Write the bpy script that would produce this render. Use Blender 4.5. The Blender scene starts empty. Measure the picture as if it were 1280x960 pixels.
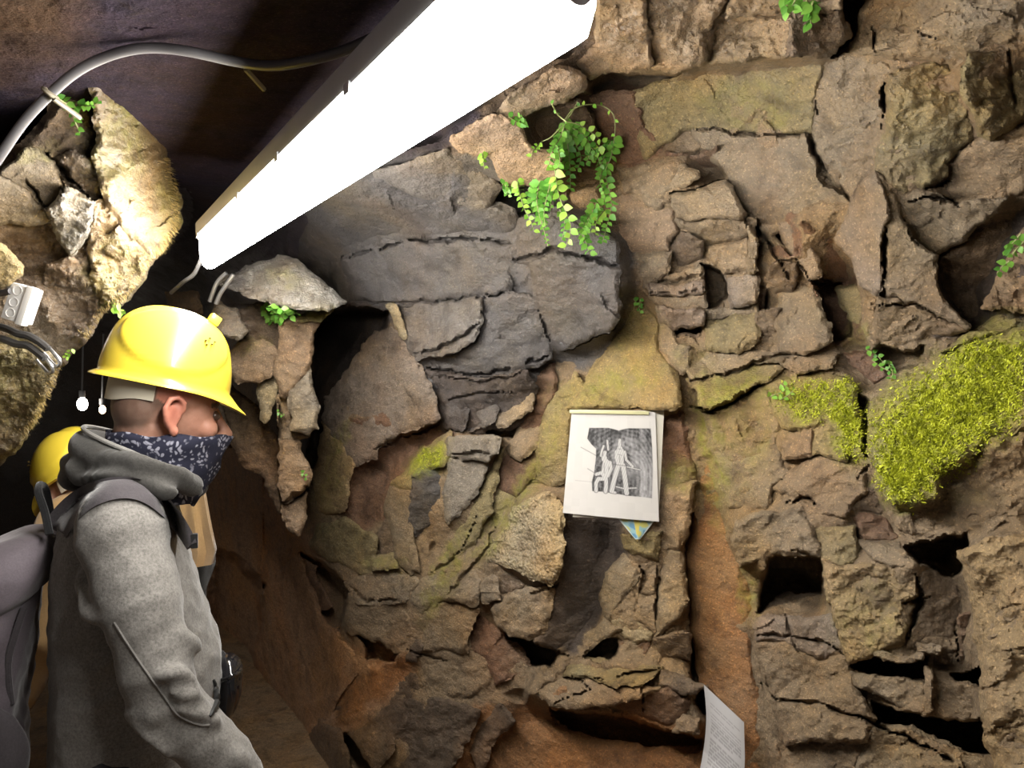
import bpy, bmesh, math, random
import numpy as np
from mathutils import Vector, Matrix
from mathutils.bvhtree import BVHTree

random.seed(7)
rng = np.random.default_rng(11)
SC = bpy.context.scene
COL = SC.collection

# ------------------------------------------------------------------ camera, world, exposure
CAM = Vector((0.0, 0.0, 1.62))
FPX = 960.0
PITCH = -math.atan(40 / FPX)                      # slightly downwards, horizon at 440 of 960
cd = bpy.data.cameras.new('camera')
cd.sensor_width = 36.0
cd.lens = 27.0
cd.clip_start = 0.02
cam = bpy.data.objects.new('camera', cd)
cam.location = CAM
cam.rotation_euler = (math.pi / 2 + PITCH, 0, 0)
COL.objects.link(cam)
SC.camera = cam

world = bpy.data.worlds.new('world')
world.use_nodes = True
world.node_tree.nodes['Background'].inputs[0].default_value = (1.0, 0.9, 0.8, 1)
world.node_tree.nodes['Background'].inputs[1].default_value = 0.11
SC.world = world
SC.view_settings.view_transform = 'Standard'
SC.view_settings.look = 'None'
SC.view_settings.gamma = 1.0
SC.view_settings.exposure = 0.0

LAMP_POWER = 90.0
FWD = Vector((0, math.cos(PITCH), math.sin(PITCH)))
UPV = Vector((0, -math.sin(PITCH), math.cos(PITCH)))
RGT = Vector((1, 0, 0))
_f, _u, _r = np.array(FWD), np.array(UPV), np.array(RGT)


def P(px, py, d):
    """World point seen at a pixel of the 1280x960 frame, d metres in front of the lens plane."""
    return CAM + (FWD + RGT * ((px - 640) / FPX) + UPV * ((480 - py) / FPX)) * d


def PN(px, py, d):
    a = _f[None] + _r[None] * ((px - 640) / FPX)[:, None] + _u[None] * ((480 - py) / FPX)[:, None]
    return np.array(CAM)[None] + a * d[:, None]


# ------------------------------------------------------------------ helpers
def tag(o, label=None, cat=None, group=None, kind=None):
    if label: o['label'] = label
    if cat: o['category'] = cat
    if group: o['group'] = group
    if kind: o['kind'] = kind
    return o


def empty(name, loc, label=None, cat=None, group=None, kind=None):
    o = bpy.data.objects.new(name, None)
    o.location = loc
    o.empty_display_size = 0.05
    COL.objects.link(o)
    return tag(o, label, cat, group, kind)


def link(name, me, mat=None, parent=None):
    o = bpy.data.objects.new(name, me)
    COL.objects.link(o)
    if mat is not None and not me.materials:
        me.materials.append(mat)
    if parent is not None:
        o.parent = parent
        M = Matrix.Identity(4)
        p = parent
        chain = []
        while p is not None:
            chain.append(p); p = p.parent
        for p in reversed(chain):
            M = M @ p.matrix_parent_inverse @ p.matrix_basis
        o.matrix_parent_inverse = M.inverted()
    return o


def mesh_np(name, v, faces, sharp=None, smooth=True):
    """faces: (n,4) or (n,3) int array"""
    me = bpy.data.meshes.new(name)
    v = np.ascontiguousarray(v, dtype=np.float32)
    faces = np.ascontiguousarray(faces, dtype=np.int32)
    n, k = faces.shape
    me.vertices.add(len(v)); me.vertices.foreach_set('co', v.ravel())
    me.loops.add(n * k); me.loops.foreach_set('vertex_index', faces.ravel())
    me.polygons.add(n)
    me.polygons.foreach_set('loop_start', np.arange(0, n * k, k, dtype=np.int32))
    me.update(calc_edges=True)
    me.polygons.foreach_set('use_smooth', np.full(n, smooth))
    if sharp is not None and smooth:
        me.set_sharp_from_angle(angle=sharp)
    return me


def vcol(me, name, arr):
    a = me.color_attributes.new(name, 'FLOAT_COLOR', 'POINT')
    if arr.shape[1] == 3:
        arr = np.concatenate([arr, np.ones((len(arr), 1))], 1)
    a.data.foreach_set('color', np.ascontiguousarray(arr, dtype=np.float32).ravel())


def from_bm(name, bm, mat=None, parent=None, smooth=True, sharp=0.7):
    bmesh.ops.recalc_face_normals(bm, faces=bm.faces)
    me = bpy.data.meshes.new(name)
    bm.to_mesh(me); bm.free()
    if smooth:
        me.polygons.foreach_set('use_smooth', np.full(len(me.polygons), True))
        me.set_sharp_from_angle(angle=sharp)
    return link(name, me, mat, parent)


def bm_box(bm, c, ax, ay, az, bevel=0.0):
    """oriented box: centre and three half-extent vectors"""
    c, ax, ay, az = Vector(c), Vector(ax), Vector(ay), Vector(az)
    vs = []
    for sx in (-1, 1):
        for sy in (-1, 1):
            for sz in (-1, 1):
                vs.append(bm.verts.new(c + ax * sx + ay * sy + az * sz))
    fs = [bm.faces.new([vs[i] for i in q]) for q in
          ((0, 1, 3, 2), (4, 6, 7, 5), (0, 4, 5, 1), (2, 3, 7, 6), (0, 2, 6, 4), (1, 5, 7, 3))]
    if bevel:
        es = list({e for f in fs for e in f.edges})
        bmesh.ops.bevel(bm, geom=es, offset=bevel, segments=2, affect='EDGES', profile=0.6)
    return bm


def frames(path):
    out = []
    n = len(path)
    up = Vector((0.13, 0.21, 0.97))
    prev = None
    for i in range(n):
        t = (path[min(i + 1, n - 1)] - path[max(i - 1, 0)]).normalized()
        if prev is None:
            a = t.cross(up)
            if a.length < 0.05: a = t.cross(Vector((1, 0, 0)))
            a.normalize()
        else:
            a = (prev - t * prev.dot(t)).normalized()
        prev = a
        out.append((t, a, t.cross(a)))
    return out


def bm_tube(bm, path, rad, seg=8, cap=True):
    path = [Vector(p) for p in path]
    if not hasattr(rad, '__len__'): rad = [rad] * len(path)
    rings = []
    for p, r, (t, a, b) in zip(path, rad, frames(path)):
        rings.append([bm.verts.new(p + (a * math.cos(2 * math.pi * k / seg) + b * math.sin(2 * math.pi * k / seg)) * r)
                      for k in range(seg)])
    for r0, r1 in zip(rings, rings[1:]):
        for k in range(seg):
            bm.faces.new((r0[k], r0[(k + 1) % seg], r1[(k + 1) % seg], r1[k]))
    if cap:
        bm.faces.new(rings[0][::-1]); bm.faces.new(rings[-1])
    return bm


def bm_loft(bm, rings, closed=True, cap=True):
    R = [[bm.verts.new(p) for p in r] for r in rings]
    n = len(R[0])
    for r0, r1 in zip(R, R[1:]):
        for k in range(n if closed else n - 1):
            bm.faces.new((r0[k], r0[(k + 1) % n], r1[(k + 1) % n], r1[k]))
    if cap and closed:
        bm.faces.new(R[0][::-1]); bm.faces.new(R[-1])
    return bm


def bm_ball(bm, c, ax, ay, az, u=14, v=9):
    """ellipsoid with three half-axis vectors"""
    c, ax, ay, az = Vector(c), Vector(ax), Vector(ay), Vector(az)
    top = bm.verts.new(c + az); bot = bm.verts.new(c - az)
    R = []
    for i in range(1, v):
        th = math.pi * i / v
        R.append([bm.verts.new(c + az * math.cos(th) + (ax * math.cos(2 * math.pi * k / u) + ay * math.sin(2 * math.pi * k / u)) * math.sin(th)) for k in range(u)])
    for k in range(u):
        bm.faces.new((top, R[0][k], R[0][(k + 1) % u]))
        bm.faces.new((bot, R[-1][(k + 1) % u], R[-1][k]))
    for r0, r1 in zip(R, R[1:]):
        for k in range(u):
            bm.faces.new((r0[k], r1[k], r1[(k + 1) % u], r0[(k + 1) % u]))
    return bm


def bm_limb(bm, pts, rad, seg=14):
    """tapered limb with round ends"""
    bm_tube(bm, pts, rad, seg)
    for p, r in zip(pts, rad):
        bm_ball(bm, p, (r, 0, 0), (0, r, 0), (0, 0, r), 12, 8)
    return bm


def smooth_path(pts, n=6):
    pts = [Vector(p) for p in pts]
    out = []
    for i in range(len(pts) - 1):
        p0 = pts[max(i - 1, 0)]; p1 = pts[i]; p2 = pts[i + 1]; p3 = pts[min(i + 2, len(pts) - 1)]
        for k in range(n):
            t = k / n
            out.append(0.5 * ((2 * p1) + (p2 - p0) * t + (2 * p0 - 5 * p1 + 4 * p2 - p3) * t * t + (3 * p1 - p0 - 3 * p2 + p3) * t ** 3))
    out.append(pts[-1])
    return out


def remeshed(name, bm, voxel, iters=6, fac=0.5):
    """union of overlapping closed shapes as one continuous mesh datablock"""
    bmesh.ops.recalc_face_normals(bm, faces=bm.faces)
    me = bpy.data.meshes.new(name + '_src'); bm.to_mesh(me); bm.free()
    o = bpy.data.objects.new(name + '_src', me); COL.objects.link(o)
    m = o.modifiers.new('r', 'REMESH'); m.mode = 'VOXEL'; m.voxel_size = voxel
    s = o.modifiers.new('s', 'SMOOTH'); s.iterations = iters; s.factor = fac
    dg = bpy.context.evaluated_depsgraph_get(); dg.update()
    res = bpy.data.meshes.new_from_object(o.evaluated_get(dg))
    res.name = name
    bpy.data.objects.remove(o); bpy.data.meshes.remove(me)
    res.polygons.foreach_set('use_smooth', np.full(len(res.polygons), True))
    return res


def verts_of(me):
    a = np.empty(len(me.vertices) * 3, dtype=np.float32)
    me.vertices.foreach_get('co', a)
    return a.reshape(-1, 3).astype(np.float64)


def normals_of(me):
    a = np.empty(len(me.vertices) * 3, dtype=np.float32)
    me.vertices.foreach_get('normal', a)
    return a.reshape(-1, 3).astype(np.float64)


def set_verts(me, v):
    me.vertices.foreach_set('co', np.ascontiguousarray(v, dtype=np.float32).ravel()); me.update()


def bvh_of(me):
    return BVHTree.FromPolygons([v.co.copy() for v in me.vertices], [tuple(p.vertices) for p in me.polygons])


# ------------------------------------------------------------------ materials
class NT:
    def __init__(self, name):
        self.m = bpy.data.materials.new(name); self.m.use_nodes = True
        self.t = self.m.node_tree; self.b = self.t.nodes['Principled BSDF']

    def n(self, typ, **kw):
        x = self.t.nodes.new(typ)
        for k, v in kw.items():
            if k.startswith('i_'):
                x.inputs[k[2:].replace('_', ' ')].default_value = v
            else: setattr(x, k, v)
        return x

    def l(self, a, b): self.t.links.new(a, b)

    def obj(self): return self.n('ShaderNodeTexCoord').outputs['Object']

    def noise(self, co, scale, detail=4, rough=0.55):
        x = self.n('ShaderNodeTexNoise'); x.inputs['Scale'].default_value = scale
        x.inputs['Detail'].default_value = detail; x.inputs['Roughness'].default_value = rough
        self.l(co, x.inputs['Vector']); return x.outputs['Fac']

    def voro(self, co, scale, feature='F1'):
        x = self.n('ShaderNodeTexVoronoi'); x.feature = feature; x.inputs['Scale'].default_value = scale
        self.l(co, x.inputs['Vector']); return x

    def ramp(self, fac, stops, interp='LINEAR'):
        x = self.n('ShaderNodeValToRGB'); x.color_ramp.interpolation = interp
        e = x.color_ramp.elements
        while len(e) > len(stops): e.remove(e[-1])
        while len(e) < len(stops): e.new(0.5)
        for k, (p, c) in zip(e, stops):
            k.position = p
            k.color = (c, c, c, 1) if not hasattr(c, '__len__') else (*c[:3], 1)
        self.l(fac, x.inputs['Fac']); return x.outputs['Color']

    def mix(self, fac, a, b, typ='MIX'):
        x = self.n('ShaderNodeMix'); x.data_type = 'RGBA'; x.blend_type = typ
        for s, v in ((x.inputs[0], fac), (x.inputs[6], a), (x.inputs[7], b)):
            if hasattr(v, 'is_output') or hasattr(v, 'links'): self.l(v, s)
            elif hasattr(v, '__len__'): s.default_value = (*v[:3], 1)
            else: s.default_value = v
        return x.outputs[2]

    def math(self, op, a, b=None, clamp=False):
        x = self.n('ShaderNodeMath'); x.operation = op; x.use_clamp = clamp
        for s, v in ((x.inputs[0], a), (x.inputs[1], b)):
            if v is None: continue
            if hasattr(v, 'links'): self.l(v, s)
            else: s.default_value = v
        return x.outputs[0]

    def bump(self, h, strength, dist, prev=None):
        x = self.n('ShaderNodeBump'); x.inputs['Strength'].default_value = strength; x.inputs['Distance'].default_value = dist
        self.l(h, x.inputs['Height'])
        if prev is not None: self.l(prev, x.inputs['Normal'])
        return x.outputs['Normal']

    def set(self, **kw):
        for k, v in kw.items():
            s = self.b.inputs[k.replace('_', ' ')]
            if hasattr(v, 'links'): self.l(v, s)
            elif hasattr(v, '__len__') and len(v) == 3: s.default_value = (*v, 1) if len(s.default_value) == 4 else v
            else: s.default_value = v
        return self


def simple(name, col, rough=0.6, metal=0.0, var=0.12, scale=30, bump=0.0, coat=0.0, spec=0.5):
    t = NT(name); co = t.obj()
    f = t.noise(co, scale, 5)
    c = t.mix(t.ramp(f, [(0.3, 1 - var), (0.7, 1 + var)]), (0, 0, 0), col, 'MIX') if False else \
        t.mix(1.0, col, t.ramp(f, [(0.3, 1 - var), (0.7, min(1.0, 1 + var))]), 'MULTIPLY')
    t.set(Base_Color=c, Roughness=rough, Metallic=metal, Coat_Weight=coat, Specular_IOR_Level=spec)
    if bump: t.set(Normal=t.bump(f, bump, 0.002))
    return t.m


def rock_material():
    t = NT('rock'); co = t.obj()
    at = t.n('ShaderNodeAttribute'); at.attribute_name = 'col'
    ax = t.n('ShaderNodeAttribute'); ax.attribute_name = 'aux'
    sep = t.n('ShaderNodeSeparateColor'); t.l(ax.outputs['Color'], sep.inputs['Color'])
    wet, moss, alg, peb = sep.outputs[0], sep.outputs[1], sep.outputs[2], ax.outputs['Alpha']
    n1 = t.noise(co, 3.2, 6, 0.6); n2 = t.noise(co, 13, 8, 0.66); n3 = t.noise(co, 60, 6, 0.65); n4 = t.noise(co, 190, 4, 0.6)
    # stretched grain
    mp = t.n('ShaderNodeMapping'); mp.inputs['Rotation'].default_value = (0.5, 0.6, 0.3); mp.inputs['Scale'].default_value = (1, 1, 3.2)
    t.l(co, mp.inputs['Vector'])
    n5 = t.noise(mp.outputs['Vector'], 22, 8, 0.7)
    c = at.outputs['Color']
    c = t.mix(1.0, c, t.ramp(n2, [(0.30, (0.50, 0.47, 0.45)), (0.5, (0.95, 0.95, 0.95)), (0.68, (1.0, 1.0, 1.0))]), 'MULTIPLY')
    c = t.mix(t.ramp(n5, [(0.42, 0.0), (0.62, 0.5)]), c, t.mix(1.0, c, (1.45, 1.42, 1.36), 'MULTIPLY'))
    c = t.mix(t.ramp(n1, [(0.48, 0.0), (0.66, 0.42)]), c, t.mix(1.0, c, (1.22, 0.93, 0.66), 'MULTIPLY'))
    c = t.mix(t.ramp(n3, [(0.52, 0.0), (0.68, 0.42)]), c, (0.035, 0.026, 0.018))
    c = t.mix(t.ramp(n4, [(0.56, 0.0), (0.70, 0.8)]), c, t.mix(1.0, c, (2.3, 2.2, 2.0), 'MULTIPLY'))
    c = t.mix(t.ramp(t.noise(co, 2.3, 6, 0.6), [(0.46, 0.0), (0.62, 0.8)]), c, t.mix(1.0, c, (1.14, 0.98, 0.66), 'MULTIPLY'))
    # thin yellow-green algae film
    af = t.math('MULTIPLY', alg, t.ramp(t.noise(co, 26, 8, 0.75), [(0.38, 0.0), (0.66, 0.95)]))
    c = t.mix(af, c, t.ramp(t.noise(co, 17, 5), [(0.35, (0.17, 0.145, 0.022)), (0.55, (0.25, 0.235, 0.03)), (0.7, (0.15, 0.19, 0.02))]))
    mf = t.math('MULTIPLY', moss, t.ramp(t.noise(co, 50, 6, 0.7), [(0.30, 0.25), (0.52, 1.0)]))
    c = t.mix(mf, c, t.ramp(t.noise(co, 90, 5), [(0.32, (0.10, 0.11, 0.008)), (0.55, (0.30, 0.32, 0.014)), (0.72, (0.46, 0.46, 0.03))]))
    rough = t.math('SUBTRACT', t.ramp(n2, [(0.3, 0.52), (0.7, 0.78)]), t.math('MULTIPLY', wet, 0.36))
    rough = t.math('ADD', rough, t.math('MULTIPLY', mf, 0.25), True)
    nb = t.bump(n2, 0.7, 0.022)
    nb = t.bump(n5, 0.7, 0.014, nb)
    nb = t.bump(n3, 0.9, 0.010, nb)
    nb = t.bump(n4, 0.8, 0.0045, nb)
    pv = t.voro(co, 95).outputs['Distance']
    pb = t.n('ShaderNodeBump'); pb.invert = True; pb.inputs['Distance'].default_value = 0.006
    t.l(peb, pb.inputs['Strength']); t.l(pv, pb.inputs['Height']); t.l(nb, pb.inputs['Normal'])
    cw = t.math('MULTIPLY', t.math('MAXIMUM', wet, 0.0), t.ramp(t.noise(co, 9, 5), [(0.40, 0.10), (0.62, 0.9)]))
    t.set(Base_Color=c, Roughness=rough, Normal=pb.outputs['Normal'], Specular_IOR_Level=t.math('MAXIMUM', t.math('ADD', t.math('MULTIPLY', wet, 0.5), 0.42), 0.03), Coat_Weight=cw, Coat_Roughness=0.10, Coat_Normal=pb.outputs['Normal'])
    return t.m


ROCK = rock_material()
# ------------------------------------------------------------------ the rock: depth fields over the wall surfaces
GX0, GY0, GS = -300, -400, 2
GW, GH = 1301, 1051                                  # lattice nodes; spacing is about 4 mm on the rock
gx = GX0 + GS * np.arange(GW); gy = GY0 + GS * np.arange(GH)
PX, PY = np.meshgrid(gx.astype(float), gy.astype(float))


def table(cols, rows, vals, blur=18):
    vals = np.array(vals, float)
    a = np.stack([np.interp(gx, cols, r) for r in vals])
    a = np.stack([np.interp(gy, rows, a[:, i]) for i in range(GW)], 1)
    for _ in range(3):
        for ax in (0, 1):
            pad = [(0, 0), (0, 0)]; pad[ax] = (blur + 1, blur)
            c = np.cumsum(np.pad(a, pad, mode='edge'), axis=ax)
            n = 2 * blur + 1
            a = (np.take(c, np.arange(n, c.shape[ax]), ax) - np.take(c, np.arange(0, c.shape[ax] - n), ax)) / n
    return a


DR = table([-300, 0, 150, 260, 330, 420, 520, 640, 780, 900, 1050, 1280, 1700, 2300],
           [-400, -150, 0, 100, 200, 300, 400, 500, 700, 960, 1300, 1700],
           [[.58, .58, .58, .58, .6, .62, .66, .72, .85, .95, .9, .8, .7, 0.546],
            [.80, .80, .80, .80, .82, .86, .9, 1.0, 1.2, 1.32, 1.2, 1.0, .85, 0.663],
            [1.06, 1.06, 1.06, 1.06, 1.08, 1.1, 1.16, 1.3, 1.5, 1.6, 1.45, 1.25, 1.0, 0.780],
            [1.42, 1.42, 1.42, 1.42, 1.44, 1.46, 1.54, 1.7, 1.8, 1.76, 1.58, 1.35, 1.05, 0.819],
            [2.0, 2.0, 2.0, 2.0, 2.0, 2.05, 2.06, 2.05, 1.98, 1.87, 1.68, 1.43, 1.1, 0.858],
            [3.3, 3.3, 3.3, 3.1, 2.95, 2.7, 2.45, 2.26, 2.1, 1.95, 1.75, 1.5, 1.15, 0.897],
            [5.5, 5.5, 5.5, 4.2, 3.4, 2.92, 2.6, 2.36, 2.17, 2.0, 1.8, 1.53, 1.2, 0.936],
            [6., 6., 6., 4.2, 3.4, 2.98, 2.66, 2.39, 2.18, 2.02, 1.8, 1.53, 1.2, 0.936],
            [6., 6., 5.6, 4.3, 3.5, 3.0, 2.68, 2.39, 2.17, 2.0, 1.78, 1.5, 1.2, 0.936],
            [6., 6., 5.6, 4.9, 4.1, 3.02, 2.65, 2.38, 2.15, 1.98, 1.75, 1.48, 1.18, 0.920],
            [6., 6., 5.6, 4.9, 4.0, 2.98, 2.6, 2.34, 2.12, 1.95, 1.73, 1.47, 1.16, 0.905],
            [6., 6., 5.6, 4.9, 4.0, 2.95, 2.6, 2.3, 2.1, 1.93, 1.7, 1.45, 1.15, 0.897]])
DL = table([-300, -100, 0, 100, 160, 235], [-400, 0, 100, 200, 300, 400, 560, 800, 1700],
           [[.8, .9, 1.0, 1.15, 1.25, 1.4], [1.0, 1.15, 1.3, 1.45, 1.55, 1.75], [1.2, 1.35, 1.5, 1.62, 1.72, 1.98],
            [1.3, 1.5, 1.65, 1.76, 1.85, 2.12], [1.4, 1.6, 1.76, 1.86, 1.94, 2.2], [1.5, 1.7, 1.86, 1.95, 2.0, 2.2],
            [1.6, 1.85, 2.0, 2.1, 2.15, 2.2], [1.7, 1.95, 2.1, 2.2, 2.2, 2.2], [1.7, 2.0, 2.2, 2.3, 2.3, 2.3]], 8)


def vnoise(cell, seed, sx=1.0, sy=1.0):
    r = np.random.default_rng(seed)
    cx, cy = cell * sx, cell * sy
    u = (PX[0] - GX0) / cx; v = (PY[:, 0] - GY0) / cy
    A = r.random((int(v[-1]) + 3, int(u[-1]) + 3)) * 2 - 1
    iu = u.astype(int); fu = u - iu; fu = fu * fu * (3 - 2 * fu)
    iv = v.astype(int); fv = v - iv; fv = (fv * fv * (3 - 2 * fv))[:, None]
    T = A[:, iu] * (1 - fu) + A[:, iu + 1] * fu
    return T[iv] * (1 - fv) + T[iv + 1] * fv


def fbm(cell, seed, oct=4, g=0.5):
    s = 0; a = 1.0
    for k in range(oct):
        s = s + a * vnoise(cell / 2 ** k, seed + k); a *= g
    return s


def facets(cell, seed, ang, stretch, tilt, step, wamp, mode='step', k=2.0):
    """fractured planar chips: Worley cells, each with its own tilt and level"""
    r = np.random.default_rng(seed)
    X = PX + wamp * fbm(cell * 0.8, seed + 50, 3); Y = PY + wamp * fbm(cell * 0.8, seed + 60, 3)
    c, s = math.cos(ang), math.sin(ang)
    U = (X * c + Y * s) / (cell * stretch) + 60; V = (-X * s + Y * c) / cell + 60
    NT_ = 257
    jx = r.random((NT_, NT_)); jy = r.random((NT_, NT_))
    gu = (r.random((NT_, NT_)) - .5) * 2 * tilt; gv = (r.random((NT_, NT_)) - .5) * 2 * tilt; go = (r.random((NT_, NT_)) - .5) * 2 * step
    iu = np.floor(U).astype(int); iv = np.floor(V).astype(int)
    best = np.full(U.shape, 9.0); H = np.zeros(U.shape) if mode == 'step' else np.full(U.shape, 99.0)
    for du in (-1, 0, 1):
        for dv in (-1, 0, 1):
            a = (iu + du) % NT_; b = (iv + dv) % NT_
            ex = U - (iu + du + jx[b, a]); ey = V - (iv + dv + jy[b, a])
            dd = ex * ex + ey * ey
            if mode != 'step':                       # chipped faces meeting in ridges
                H = np.minimum(H, go[b, a] + gu[b, a] * ex + gv[b, a] * ey + k * dd)
                continue
            m = dd < best
            best = np.where(m, dd, best)
            H = np.where(m, go[b, a] + gu[b, a] * ex + gv[b, a] * ey, H)
    return H


WX = 3.2 * fbm(26, 101, 3) + 1.5 * fbm(9, 161, 3, .65); WY = 3.2 * fbm(26, 131, 3) + 1.5 * fbm(9, 171, 3, .65)
F1 = facets(66, 3, -0.45, 1.5, 3.0, 1.6, 9, 'ridge', 2.6); F1 = F1 - F1.mean()
F2 = -facets(27, 4, -0.35, 1.7, 1.2, 0.7, 6, 'ridge', 1.2); F2 = F2 - F2.mean()
F3 = facets(10, 5, -0.5, 1.6, 0.5, 0.3, 3, 'ridge', 0.5); F3 = F3 - F3.mean()
F5 = facets(6, 15, -0.4, 1.6, 0.22, 0.16, 2)
F4 = facets(34, 9, -0.30, 2.2, 0.8, 0.5, 7)
N1 = fbm(60, 201, 5); N2 = fbm(14, 231, 3)
BASE_REL = 1.0 * F1 + 0.9 * F2 + 1.1 * F3 + 0.7 * F4 + 0.8 * F5 + 0.9 * N1 + 0.35 * N2         # centimetres
ROCK_REL = 1.0 * F1 + 0.95 * F2 + 1.1 * F3 + 0.6 * F4 + 0.8 * F5 + 0.55 * N1 + 0.3 * N2


def poly(s):
    a = np.array([[float(q) for q in p.split(',')] for p in s.split()])
    return a


def sdpoly(X, Y, pts):
    """signed distance (positive inside) and nearest outline point"""
    best = np.full(X.shape, 1e12); NX = np.zeros(X.shape); NY = np.zeros(X.shape)
    inside = np.zeros(X.shape, bool)
    n = len(pts)
    for i in range(n):
        x0, y0 = pts[i]; x1, y1 = pts[(i + 1) % n]
        ex, ey = x1 - x0, y1 - y0
        L = ex * ex + ey * ey + 1e-9
        t = np.clip(((X - x0) * ex + (Y - y0) * ey) / L, 0, 1)
        qx = x0 + t * ex; qy = y0 + t * ey
        d = (X - qx) ** 2 + (Y - qy) ** 2
        m = d < best
        best = np.where(m, d, best); NX = np.where(m, qx, NX); NY = np.where(m, qy, NY)
        if abs(ey) > 1e-9:
            cr = ((y0 > Y) != (y1 > Y)) & (X < ex * (Y - y0) / ey + x0)
            inside ^= cr
    d = np.sqrt(best)
    return np.where(inside, d, -d), NX, NY


def window(pts, pad):
    x0 = max(0, int((pts[:, 0].min() - pad - GX0) // GS)); x1 = min(GW, int((pts[:, 0].max() + pad - GX0) // GS) + 2)
    y0 = max(0, int((pts[:, 1].min() - pad - GY0) // GS)); y1 = min(GH, int((pts[:, 1].max() + pad - GY0) // GS) + 2)
    return slice(y0, y1), slice(x0, x1)


# colour palette (linear); ce and bk darkened for shade, fw lightened for light
PAL = dict(br=(.200, .145, .090), gr=(.200, .156, .106), sl=(.070, .064, .064), rd=(.145, .082, .050), orr=(.25, .125, .052),
           ol=(.200, .160, .080), dk=(.095, .068, .047), cr=(.30, .25, .16), pk=(.235, .165, .108), pg=(.190, .150, .118),
           gy=(.195, .168, .135), ds=(.060, .047, .042), bk=(.028, .021, .016), wg=(.115, .108, .098), ce=(.026, .020, .029), db=(.12, .085, .056),
           sg=(.115, .102, .092), cb=(.050, .030, .019), fw=(.34, .20, .115), oc=(.125, .082, .026), be=(.29, .205, .108), ld=(.15, .122, .085))

# growth masks shared by every rock: bright moss and thin algae film; blobs (cx, cy, rx, ry, degrees, strength)
MOSS = np.zeros(PX.shape); ALG = np.zeros(PX.shape); WET = np.zeros(PX.shape)


def blob(F, cx, cy, rx, ry, ang=0, s=1.0):
    sl = window(np.array([[cx - max(rx, ry) * 1.6, cy - max(rx, ry) * 1.6], [cx + max(rx, ry) * 1.6, cy + max(rx, ry) * 1.6]]), 4)
    x, y = PX[sl] - cx + 2.5 * WX[sl], PY[sl] - cy + 2.5 * WY[sl]
    a = math.radians(ang); c, q = math.cos(a), math.sin(a)
    u = (x * c + y * q) / rx; v = (-x * q + y * c) / ry
    r = np.sqrt(u * u + v * v)
    F[sl] = np.maximum(F[sl], s * np.clip((1.35 - r) / 0.7, 0, 1))
for b in ((1185, 520, 95, 60, -25, 1), (1130, 590, 38, 40, 0, 1), (1240, 450, 60, 22, -20, .8), (1060, 530, 22, 45, -10, .75), (1010, 500, 40, 24, 10, .5),
          (538, 572, 22, 13, -40, .75), (920, 490, 40, 8, -25, .35), (1215, 445, 40, 18, -25, .8)):
    blob(MOSS, *b)
for b in ((770, 480, 50, 22, -15, .75), (800, 420, 30, 40, 0, .35), (535, 575, 34, 18, -40, 1), (650, 615, 16, 85, 32, 1), (560, 715, 16, 60, 25, .9), (620, 660, 14, 60, 32, .8), (420, 560, 12, 40, 15, .6),
          (888, 550, 14, 95, -10, 1), (915, 480, 55, 16, -25, .75), (900, 600, 30, 40, 0, .5), (930, 540, 45, 50, 0, .4), (1000, 500, 60, 30, 0, .7), (1060, 540, 30, 50, 0, .7),
          (850, 595, 22, 22, 0, .8), (935, 125, 60, 28, -10, .42), (970, 140, 20, 16, 0, .6), (1085, 770, 50, 50, 0, .38), (480, 700, 28, 10, 0, .6),
          (160, 130, 22, 50, 0, .9), (150, 190, 35, 60, 15, .55), (215, 260, 14, 45, 0, .6), (40, 190, 40, 8, -10, .4), (15, 480, 40, 60, 0, .6), (150, 340, 40, 40, 0, .4),
          (415, 610, 18, 40, 20, .35), (315, 428, 22, 10, 0, .45), (395, 395, 20, 10, 0, .6), (1240, 420, 90, 20, -20, .6), (350, 345, 25, 12, 0, .35), (870, 450, 30, 20, 0, .35),
          (1070, 415, 16, 20, 0, .6), (690, 560, 16, 50, 15, .4), (935, 740, 8, 40, 0, .7), (1180, 620, 60, 20, 0, .3), (700, 500, 25, 20, 0, .3)):
    blob(ALG, *b)
for b in ((350, 350, 80, 35, 15, 1), (90, 290, 60, 60, 0, .9), (180, 270, 45, 60, 0, .8), (100, 380, 80, 60, -30, .8), (850, 40, 120, 50, 0, .9), (600, 330, 200, 90, 0, .35),
          (545, 430, 60, 40, 0, .6), (1080, 120, 160, 90, 0, .55), (1230, 60, 120, 80, 0, .5), (930, 200, 80, 60, 0, .45), (700, 370, 60, 60, 0, .35), (650, 690, 60, 60, 0, .4),
          (40, 500, 60, 80, 0, .8), (920, 330, 90, 70, 0, .35), (1150, 520, 120, 90, 0, .4), (290, 400, 30, 30, 0, .7)):
    blob(WET, *b)

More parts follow.
